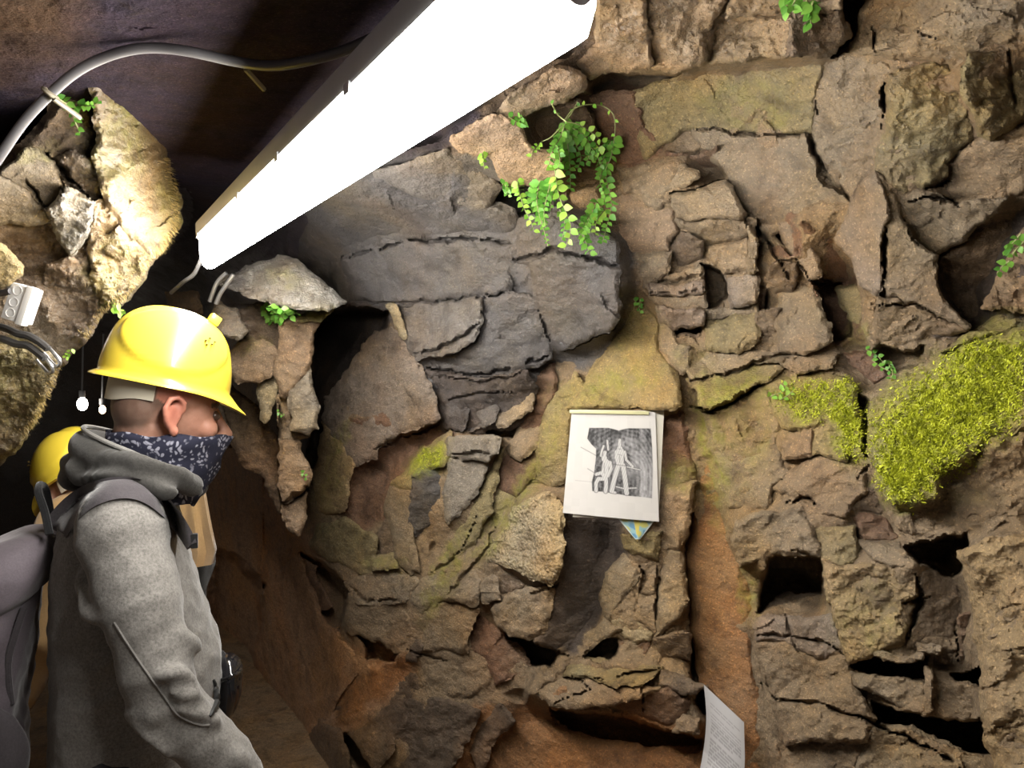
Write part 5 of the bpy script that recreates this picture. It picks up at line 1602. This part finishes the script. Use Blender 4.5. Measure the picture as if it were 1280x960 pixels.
def paint_print(u, v):
    """old engraving: two miners in a dark hollow; drawn on a 100 x 110 pixel field of the sheet"""
    X = 715 + (u * 117 - 3); Y = 516 + v * 133                    # roughly photograph pixels on the sheet
    X = (715 - 11 * v) + u * (104 + 15 * v); Y = 516 + v * (129 + 0 * u) + u * (-1 + 7 * v)
    k = lambda x, y: (715 + x * .1146, 525 + y * .1146)           # from the enlarged view
    S = lambda pts, w: stroke(X / 100, Y / 100, [tuple(q / 100 for q in k(*p)) for p in pts], w * .1146 / 100)
    paper = np.array((.52, .50, .48)); c = np.empty(u.shape + (3,)); c[:] = paper
    r = np.random.default_rng(3)
    blot = r.random((14, 13)); iu = np.clip((u * 12).astype(int), 0, 11); iv = np.clip((v * 13).astype(int), 0, 12)
    c *= (1 - .05 * blot[iv, iu])[..., None]
    cave = [k(*p) for p in ((190, 90), (390, 88), (450, 100), (510, 118), (570, 100), (620, 92), (858, 92), (872, 300), (880, 540), (868, 850), (760, 838), (610, 830), (500, 815), (330, 795), (222, 792), (215, 690), (240, 600), (262, 420), (262, 320), (215, 275), (168, 210))]
    sd = inpoly(X, Y, cave)
    # hatching follows flowing lines around the arch
    fl = np.sin((np.hypot(X - 775, (Y - 600) * .8) * 1.5) + 1.5 * np.sin(X * .21) + 1.2 * np.sin(Y * .17))
    fl2 = np.sin(X * 1.1 + .8 * np.sin(Y * .3))
    R2 = np.random.default_rng(8); tx = R2.random((60, 60)); ty = R2.random((26, 26))
    q1 = tx[np.clip((v * 59).astype(int), 0, 59), np.clip((u * 59).astype(int), 0, 59)]; q2 = ty[np.clip((v * 25).astype(int), 0, 25), np.clip((u * 25).astype(int), 0, 25)]
    tone = .085 + .035 * fl + .03 * fl2 + .07 * (q1 - .5) + .09 * (q2 - .5)
    arch = np.exp(-((np.hypot((X - 782), (Y - 572) * .62) - 12) / 7) ** 2)
    tone = tone + .13 * arch + .15 * np.clip((X - 790) / 14, 0, 1) * np.clip((Y - 560) / 30, 0, 1) + .10 * np.exp(-((X - 803) / 3.5) ** 2)
    tone = tone * (1 - .65 * np.exp(-((np.hypot(X - 772, (Y - 541) * 1.5)) / 9) ** 2)) * (1 - .5 * np.exp(-(((X - 737) / 6) ** 2 + ((Y - 545) / 12) ** 2)))
    tone = tone * (1 - .35 * np.exp(-(((X - 790) / 9) ** 2 + ((Y - 600) / 10) ** 2)))
    m = np.clip(sd / .8 + .5, 0, 1)[..., None]
    c = c * (1 - m) + np.clip(tone, .03, .5)[..., None] * np.array((1, .98, 1.0)) * m
    lite = np.array((.50, .49, .48)); dark = np.array((.09, .085, .09))
    figs = [([(520, 316), (521, 324)], 30), ([(352, 425), (353, 434)], 30), ([(520, 225), (518, 290)], 17), ([(522, 345), (520, 470)], 42), ([(480, 350), (478, 420), (500, 480), (570, 515)], 15), ([(575, 350), (590, 440), (660, 510)], 13),
            ([(505, 500), (470, 610), (430, 780)], 24), ([(555, 500), (575, 640), (592, 800)], 25), ([(360, 360), (350, 440)], 18), ([(372, 470), (352, 600)], 36), ([(415, 470), (425, 540), (390, 620)], 17),
            ([(340, 580), (265, 605)], 17), ([(290, 650), (262, 700), (262, 785)], 18), ([(300, 655), (370, 650), (372, 700), (365, 790)], 20), ([(420, 790), (470, 800)], 12), ([(345, 290), (330, 330), (315, 400)], 11), ([(385, 230), (395, 330)], 10),
            ([(480, 735), (560, 752), (700, 742)], 7), ([(600, 515), (740, 545)], 6)]
    for pts, w in figs:
        o = S(pts, w + 8)[..., None]; c = c * (1 - .75 * o) + dark * .75 * o
    for pts, w in figs:
        o = S(pts, w)[..., None]; sh = (.85 + .15 * np.sin(X * 2.2 + Y * .9))[..., None]
        c = c * (1 - o) + lite * sh * o
    for pts, w in (([(500, 380), (540, 390)], 4), ([(518, 400), (520, 470)], 4), ([(350, 480), (352, 590)], 4), ([(450, 490), (590, 505)], 5), ([(510, 320), (530, 322)], 5)):
        o = S(pts, w)[..., None] * .6; c = c * (1 - o) + dark * o
    for pts, w, s in (([(100, 308), (260, 395)], 5, .6), ([(172, 545), (250, 592)], 5, .6), ([(40, 680), (215, 690)], 5, .25), ([(850, 20), (862, 900)], 3, .15)):
        o = S(pts, w)[..., None] * s; c = c * (1 - o) + np.array((.12, .12, .12)) * o
    return np.clip(c, .01, 1)


pd_ = min(sdepth(740, 560), sdepth(800, 600), sdepth(720, 620), sdepth(810, 530)) - .03
sign = empty('picture_sheet', P(766, 645, pd_), 'white laminated sheet with an old engraving of two miners on the rock wall', 'sign')
sheet('backing_sheet', [P(722, 512, pd_ + .006), P(830, 513.5, pd_ + .006), P(823, 651, pd_ - .002), P(716, 646, pd_ - .002)], 12, 12, lambda u, v: np.tile(np.array((.50, .47, .40)), u.shape + (1,)), LAMI, sign)
sheet('print', [P(714.5, 516, pd_), P(819, 515, pd_), P(823.5, 652, pd_ - .012), P(703.5, 641, pd_ - .010)], 190, 215, paint_print, LAMI, sign, lambda u, v: .006 * np.sin(u * 3.0) * v)
bm = bmesh.new(); bm_box(bm, (P(712, 513.5, pd_ - .004) + P(811, 517, pd_ - .004)) / 2, (P(811, 513.5, pd_) - P(712, 511.5, pd_)) / 2, FWD * .004, UPV * .0045, .0015)
from_bm('hanging_strip', bm, simple('pale_green_strip', (.52, .50, .29), .5, var=.1), sign)


def paint_card(u, v):
    c = np.empty(u.shape + (3,)); c[:] = (.22, .36, .38)
    n = np.sin(u * 9 + 3 * v) + np.sin(v * 14 - 5 * u)
    c = np.where((n > .7)[..., None], np.array((.42, .40, .12)), c); c = np.where((n < -.9)[..., None], np.array((.10, .22, .34)), c)
    c = np.where((np.abs(u - .5) < .10)[..., None] & ((v > .1) & (v < .8))[..., None], np.array((.50, .42, .10)), c)
    edge = (u < .06) | (u > .94) | (v > .95)
    return np.where(edge[..., None], np.array((.45, .50, .48)), c)


cd_ = pd_ + .008
cardo = sheet('coloured_card', [P(768, 643, cd_), P(822, 646, cd_), P(800, 674, cd_ - .012), P(794, 674, cd_ - .012)], 24, 20, paint_card, LAMI, None, lambda u, v: .004 * np.sin(u * 3.14))
tag(cardo, 'small blue, green and yellow card poking out below the engraving sheet', 'card')


def paint_text(u, v):
    c = np.empty(u.shape + (3,)); c[:] = (.54, .53, .54)
    r = np.random.default_rng(5)
    y = .05
    rows = []
    k = 0
    while y < .98:
        x0, x1 = (.12, .90)
        if k in (0, 1): x1 = .72 if k else .88
        if k in (2, 9, 17): y += .012
        if k in (8, 16, 24): x1 = .45 + .3 * r.random()
        rows.append((y, x0, x1, k)); y += .0125; k += 1
    for (yy, x0, x1, k) in rows:
        w = (np.abs(v - yy) < .0032) & (u > x0) & (u < x1)
        gaps = np.sin(u * 95 + 37 * math.sin(k * 1.7)) + np.sin(u * 41 + k * 2.1)
        c = np.where((w & (gaps > -1.3))[..., None], np.array((.36, .35, .36)), c)
    return c


ld = min(sdepth(890, 900), sdepth(920, 930), sdepth(900, 950)) - .05
u, v = np.meshgrid(np.linspace(0, 1, 90), np.linspace(0, 1, 240))
yl = 856 + 330 * v; yr = 903 + 330 * v
xl = 880 + 12 * np.sin(np.clip(v, 0, .35) / .35 * 2.6) * .35 - 60 * np.clip(v - .10, 0, 1) ** 1.35
xr = 930 + 1.5 * np.sin(v * 6) - 40 * np.clip(v - .13, 0, 1) ** 1.3
px = xl * (1 - u) + xr * u; py = yl * (1 - u) + yr * u
dep = ld - .05 + .10 * (v - .0) - .30 * np.clip(v - .25, 0, 1) + .012 * np.cos(u * 3.0)
pts = PN(px.ravel(), py.ravel(), dep.ravel())
id_ = np.arange(u.size).reshape(u.shape)
q = np.stack([id_[:-1, :-1], id_[1:, :-1], id_[1:, 1:], id_[:-1, 1:]], -1).reshape(-1, 4)
pb = pts + np.array(FWD) * .0012
me = mesh_np('text_sheet', np.concatenate([pts, pb]), np.concatenate([q, q[:, ::-1] + u.size]), .6)
col = paint_text(u, v * 1.0).reshape(-1, 3); vcol(me, 'col', np.concatenate([col, np.full_like(col, .58)]))
tag(link('text_sheet', me, PAPR), 'curled white paper printed with dense small text beside the orange clay seam', 'paper')


# ------------------------------------------------------------------ plants
def leafmat(name, c0, c1):
    t = NT(name); co = t.obj(); oi = t.n('ShaderNodeObjectInfo')
    t.set(Base_Color=t.mix(oi.outputs['Random'], c0, c1), Roughness=.45, Subsurface_Weight=.0, Specular_IOR_Level=.4, Transmission_Weight=.0)
    tr = t.n('ShaderNodeBsdfTranslucent'); t.l(t.mix(oi.outputs['Random'], c0, c1), tr.inputs['Color'])
    mx = t.n('ShaderNodeMixShader'); mx.inputs[0].default_value = .3
    t.l(t.b.outputs[0], mx.inputs[1]); t.l(tr.outputs[0], mx.inputs[2])
    t.l(mx.outputs[0], t.t.nodes['Material Output'].inputs['Surface'])
    return t.m


LEAFG = leafmat('leaf_green', (.075, .24, .030), (.20, .42, .06))
LEAFY = leafmat('leaf_yellow_green', (.17, .40, .04), (.33, .50, .08))
STEMM = simple('plant_stem', (.22, .24, .09), .6)
RUNM = simple('brown_runner', (.20, .15, .075), .7)


def leaf_mesh(name, mat, lobed=False):
    """small rounded leaf, 1 unit long, folded along its rib"""
    n = 10; V = [(0, 0, 0)]; F = []
    for k in range(n + 1):
        t = k / n
        w = .36 * math.sin(math.pi * min(1, t ** .75)) * (1 + (.22 * math.cos(t * 22) if lobed else 0))
        V += [(t, w, .10 * abs(w) + .06 * math.sin(3 * t)), (t, 0, .04 * math.sin(3 * t)), (t, -w, .10 * abs(w) + .06 * math.sin(3 * t))]
    for k in range(n):
        a = 1 + 3 * k
        F += [(a, a + 1, a + 4, a + 3), (a + 1, a + 2, a + 5, a + 4)]
    me = bpy.data.meshes.new(name); me.from_pydata(V, [], F); me.materials.append(mat)
    me.polygons.foreach_set('use_smooth', np.full(len(me.polygons), True))
    return me


LM = {('g', 0): leaf_mesh('leaf', LEAFG), ('y', 0): leaf_mesh('leaf', LEAFY), ('g', 1): leaf_mesh('leaf', LEAFG, True), ('y', 1): leaf_mesh('leaf', LEAFY, True)}
NLEAF = 0


def put_leaf(parent, pos, direc, size, kind='g', lobed=0):
    global NLEAF
    NLEAF += 1
    x = Vector(direc).normalized()
    tocam = (CAM - pos).normalized()
    z = (tocam + Vector((random.gauss(0, .45), random.gauss(0, .45), random.gauss(.35, .45)))).normalized()
    y = z.cross(x)
    if y.length < .05: y = x.orthogonal()
    y.normalize(); z = x.cross(y)
    M = Matrix((x * size, y * size, z * size)).transposed().to_4x4(); M.translation = pos
    o = bpy.data.objects.new('leaf', LM[(kind, lobed)]); COL.objects.link(o)
    o.parent = parent; o.matrix_basis = M
    return o


def frond(root, pts, lift, lsize, step, kind='g', taper=.5, lobed=0, r=.0016, start=0.0, mat=None):
    """a trailing stem with leaves in pairs; pts in photograph pixels, set a little off the rock"""
    n = len(pts)
    lf = lift if hasattr(lift, '__len__') else [lift] * n
    base = min(sdepth(x, y) for x, y in pts)
    W = [P(x, y, min(base + .06, sdepth(x, y)) - l) for (x, y), l in zip(pts, lf)]
    path = smooth_path(W, 6)
    bm = bmesh.new(); bm_tube(bm, path, [r * (1 - .5 * k / len(path)) for k in range(len(path))], 6)
    f = from_bm('frond', bm, mat or STEMM, root)
    L = [0.0]
    for a, b in zip(path, path[1:]): L.append(L[-1] + (b - a).length)
    s = L[-1] * start; side = 1
    while s < L[-1]:
        k = max(i for i in range(len(L)) if L[i] <= s); k = min(k, len(path) - 2)
        p = path[k].lerp(path[k + 1], (s - L[k]) / max(1e-6, L[k + 1] - L[k]))
        t = (path[k + 1] - path[k]).normalized()
        w = t.cross(FWD).normalized() * side
        sz = lsize * (1 - taper * s / L[-1]) * random.uniform(.8, 1.15)
        put_leaf(f, p, w * .8 + t * .55 - FWD * random.uniform(-.1, .4), sz, kind, lobed)
        side = -side; s += step * random.uniform(.8, 1.2)
    return f


fern = empty('hanging_plant', at_rock(706, 150), 'large green trailing plant hanging from the overhang with arching stems', 'plant')
frond(fern, [(706, 152), (709, 176), (712, 200), (713, 222), (713, 236)], .05, .024, .0085, 'g', .3)
frond(fern, [(704, 153), (716, 137), (733, 131), (752, 132), (766, 142), (769, 158), (768, 172)], .06, .014, .03, 'y', .2, start=.35)
frond(fern, [(768, 172), (764, 195), (757, 215), (762, 240), (764, 260), (758, 285), (753, 303)], .06, .025, .0095, 'g', .35)
frond(fern, [(702, 156), (693, 185), (694, 215), (699, 245), (706, 262), (713, 280), (712, 296), (705, 312)], .055, .026, .013, 'y', .2, start=.35)
frond(fern, [(647, 226), (650, 244), (656, 262), (664, 278), (668, 290)], .04, .020, .008, 'y', .3)
frond(fern, [(675, 226), (671, 250), (675, 272), (681, 292), (685, 308)], .045, .030, .0062, 'g', .75, 1)
frond(fern, [(690, 222), (684, 245), (680, 265), (682, 285)], .045, .022, .008, 'g', .5, 1)
frond(fern, [(748, 248), (738, 270), (730, 290), (733, 305), (738, 318)], .05, .026, .008, 'g', .3, 1)
frond(fern, [(742, 262), (728, 285), (730, 306)], .05, .022, .008, 'g', .3, 1)
frond(fern, [(708, 152), (724, 156), (742, 168), (756, 180)], .06, .020, .012, 'y', .2, start=.3)
frond(fern, [(702, 158), (688, 172), (676, 178), (666, 190), (664, 198)], .05, .014, .016, 'y', .2, start=.45)
frond(fern, [(708, 160), (718, 178), (726, 196), (722, 212)], .05, .022, .009, 'g', .3)
frond(fern, [(704, 164), (698, 182), (700, 200), (696, 214)], .05, .020, .009, 'g', .3)
frond(fern, [(716, 168), (730, 178), (744, 190), (750, 206)], .055, .020, .010, 'g', .3)
frond(fern, [(690, 130), (698, 144), (708, 152)], .03, .010, .03, 'g', .3, r=.0022)
frond(fern, [(722, 128), (714, 142), (706, 153)], .03, .010, .04, 'g', .3, r=.0022)
for a_ in ([(706, 156), (700, 172), (690, 190), (686, 206)], [(710, 158), (714, 178), (708, 196), (704, 212)], [(716, 160), (734, 174), (738, 190), (732, 206)], [(756, 206), (750, 226), (756, 246), (750, 262)],
           [(756, 262), (746, 276), (744, 292)], [(764, 176), (758, 190), (752, 204), (748, 218)], [(660, 236), (668, 256), (676, 272), (680, 282)], [(696, 228), (690, 246), (688, 262)], [(752, 182), (742, 192), (738, 206)], [(700, 262), (706, 280), (702, 300)]):
    frond(fern, a_, .05 + random.uniform(-.015, .015), random.uniform(.018, .024), .0085, random.choice('gggy'), .4, random.choice((0, 1)))
SPRIGS = [
    ('small_plant', 'leafy sprig dangling left of the pinkish overhanging block', [[(603, 192), (604, 202), (606, 212)]], .016, .009, 'y'),
    ('small_plant', 'small sprig in the dark hollow under the pinkish overhanging block', [[(628, 230), (633, 238), (636, 246)], [(632, 232), (640, 240)]], .016, .010, 'g'),
    ('small_plant', 'fine dark green sprig under the edge of the strip light', [[(636, 146), (646, 152), (656, 156)], [(650, 146), (657, 154)]], .014, .009, 'g'),
    ('small_plant', 'bright green leafy tuft on top of the upper right overhang, left one', [[(978, -6), (982, 8), (984, 16)], [(988, -8), (990, 6), (992, 14)], [(996, -4), (990, 8)]], .020, .007, 'g'),
    ('small_plant', 'bright green leafy tuft on the upper right overhang, lower right one', [[(1006, -4), (1012, 12), (1014, 24)], [(1016, 2), (1013, 18), (1014, 34)], [(1008, 8), (1016, 24)]], .022, .008, 'g'),
    ('small_plant', 'green leafy sprig beside the cable clip on the left rock', [[(72, 122), (84, 130), (98, 136)], [(84, 128), (90, 142), (96, 150)], [(98, 132), (116, 132), (124, 126)], [(92, 148), (100, 166)]], .018, .010, 'g'),
    ('small_plant', 'dense green tuft on the brown rock below the wet boulder', [[(330, 380), (334, 392), (340, 402)], [(338, 382), (346, 392), (354, 398)], [(346, 384), (358, 390), (370, 392)], [(334, 386), (348, 398)], [(352, 386), (362, 394), (372, 390)], [(342, 392), (352, 402)]], .026, .007, 'g'),
    ('small_plant', 'green sprig hanging at the far right edge above the moss', [[(1276, 292), (1266, 304), (1256, 314)], [(1282, 300), (1270, 312), (1264, 322)], [(1262, 326), (1252, 334), (1246, 342)]], .016, .007, 'g'),
    ('small_plant', 'tiny green sprig beside the dark slate above the mossy slope', [[(792, 374), (798, 382), (800, 390)], [(800, 374), (800, 384)]], .015, .010, 'g'),
    ('small_plant', 'bright yellow-green sprig on the black edge near the helmet of the man in grey', [[(142, 384), (148, 388), (154, 392)], [(146, 380), (148, 394)]], .016, .008, 'y'),
    ('small_plant', 'single yellow-green leaf cluster below the metal hook on the left', [[(90, 436), (86, 442), (82, 447)]], .013, .007, 'y'),
    ('small_plant', 'tiny sprig on the side of the pale rock pillar', [[(346, 514), (350, 517), (354, 521)]], .014, .008, 'g'),
    ('small_plant', 'tiny sprig low on the pale rock pillar near its foot', [[(376, 590), (381, 594), (384, 600)]], .014, .008, 'g'),
    ('small_plant', 'green sprig under the dark ledge left of the big moss patch', [[(1082, 436), (1098, 446), (1108, 460)], [(1090, 450), (1100, 458), (1112, 464)], [(1110, 452), (1116, 466), (1112, 474)]], .014, .009, 'g'),
    ('small_plant', 'pale green leaves in the moss right of the grey face', [[(962, 496), (972, 492), (982, 488)], [(975, 500), (985, 494), (992, 488)], [(978, 488), (984, 480)]], .016, .009, 'y'),
]
for name, label, paths, sz, st, kd in SPRIGS:
    root = empty(name, at_rock(*paths[0][0]), label, 'plant', 'small plants on the rock')
    for pth in paths: frond(root, pth, .018, sz, st, kd, .25)

# ------------------------------------------------------------------ moss cushions and algae fringes: dense short growth nobody could count
MOSSM = NT('moss_tufts')
_c = MOSSM.obj()
MOSSM.set(Base_Color=MOSSM.ramp(MOSSM.noise(_c, 55, 5, .7), [(.30, (.13, .14, .008)), (.5, (.36, .39, .018)), (.68, (.56, .58, .04))]), Roughness=.6, Specular_IOR_Level=.5)
MOSSM = MOSSM.m
FRNG = NT('algae_strands'); _c = FRNG.obj()
FRNG.set(Base_Color=FRNG.ramp(FRNG.noise(_c, 20, 5), [(.35, (.20, .14, .05)), (.6, (.46, .34, .14))]), Roughness=.3, Specular_IOR_Level=.7)
FRNG = FRNG.m


def tufts(name, label, spots, ln, wd, mat, field=None, up=.5):
    """thousands of little blades rooted on the rock where the moss grows"""
    V, F = [], []
    for cx, cy, rx, ry, cnt in spots:
        k = 0; tries = 0
        while k < cnt and tries < cnt * 6:
            tries += 1
            x = random.gauss(cx, rx * .55); y = random.gauss(cy, ry * .55)
            i = int((x - GX0) / GS); j = int((y - GY0) / GS)
            if not (0 < i < GW - 1 and 0 < j < GH - 1): continue
            if field is not None and field[j, i] * (.5 + .5 * math.sin(x * .31) * math.sin(y * .27)) < random.random() * .8: continue
            p = P(x, y, sdepth(x, y) + .002)
            d = (-FWD * random.uniform(.3, 1) + RGT * random.gauss(0, .6) + UPV * random.gauss(up, .5)).normalized()
            s = d.orthogonal().normalized(); s = (s * math.cos(k) + d.cross(s) * math.sin(k)) * wd * random.uniform(.7, 1.3)
            l = ln * random.uniform(.5, 1.3)
            b = len(V)
            V += [p - s, p + s, p + d * l * .6 + s * .8, p + d * l * .6 - s * .8, p + d * l]
            F += [(b, b + 1, b + 2), (b, b + 2, b + 3), (b + 3, b + 2, b + 4)]
            k += 1
    me = mesh_np(name, np.array([tuple(q) for q in V]), np.array(F), None, False)
    return tag(link(name, me, mat), label, 'moss', None, 'stuff')


tufts('moss_patch', 'large bright yellow-green moss cushion on the right rock slab', [(1150, 560, 60, 50, 8000), (1200, 500, 70, 45, 8000), (1255, 480, 40, 40, 3600), (1130, 595, 35, 28, 2800), (1230, 445, 50, 18, 1200)], .0075, .0011, MOSSM, MOSS)
tufts('moss_patch', 'thinner moss patch left of the large moss cushion', [(1010, 500, 45, 26, 1500), (1060, 530, 26, 42, 2200), (1040, 480, 30, 14, 500)], .0065, .0010, MOSSM, MOSS)
tufts('moss_patch', 'yellow-green moss cap on the pointed stone in the wall centre', [(536, 573, 22, 14, 260)], .006, .0012, MOSSM, MOSS)


def fringe(name, label, path, cnt, ln, wd, out, mat):
    V, F = [], []
    pts = smooth_path([Vector((x, y, 0)) for x, y in path], 8)
    for k in range(cnt):
        t = random.random() * (len(pts) - 1.001); i = int(t)
        q = pts[i].lerp(pts[i + 1], t - i)
        tn = (pts[i + 1] - pts[i]).normalized(); nx, ny = tn.y, -tn.x
        if nx * out[0] + ny * out[1] < 0: nx, ny = -nx, -ny
        a = random.gauss(0, 5)
        x, y = q.x - nx * abs(a), q.y - ny * abs(a)
        d0 = min(sdepth(x, y), 2.3) - .004
        p = P(x, y, d0); e = P(x + nx * 10 + random.gauss(0, 3), y + ny * 10 + 5, d0 - .006)
        d = (e - p).normalized(); l = ln * random.uniform(.3, 1.2)
        s = d.orthogonal().normalized(); s = (s * math.cos(k) + d.cross(s) * math.sin(k)) * wd
        b = len(V); V += [p - s, p + s, p + d * l]; F.append((b, b + 1, b + 2))
    me = mesh_np(name, np.array([tuple(q) for q in V]), np.array(F), None, False)
    return tag(link(name, me, mat), label, 'algae', None, 'stuff')


fringe('algae_fringe', 'ochre hairy algae hanging from the edge of the left rock near the lamp', [(208, 196), (219, 225), (222, 255), (221, 285), (205, 312), (190, 320)], 520, .017, .0008, (1, .5), FRNG)
fringe('algae_fringe', 'straw coloured algae strands along the lower slope of the left rock', [(190, 320), (176, 345), (154, 376), (130, 390), (108, 424)], 420, .012, .0008, (.8, .7), FRNG)
fringe('algae_fringe', 'pale hairy algae along the low left rock edge below the hook', [(74, 455), (62, 490), (48, 522), (30, 545)], 420, .013, .0008, (.9, .5), FRNG)
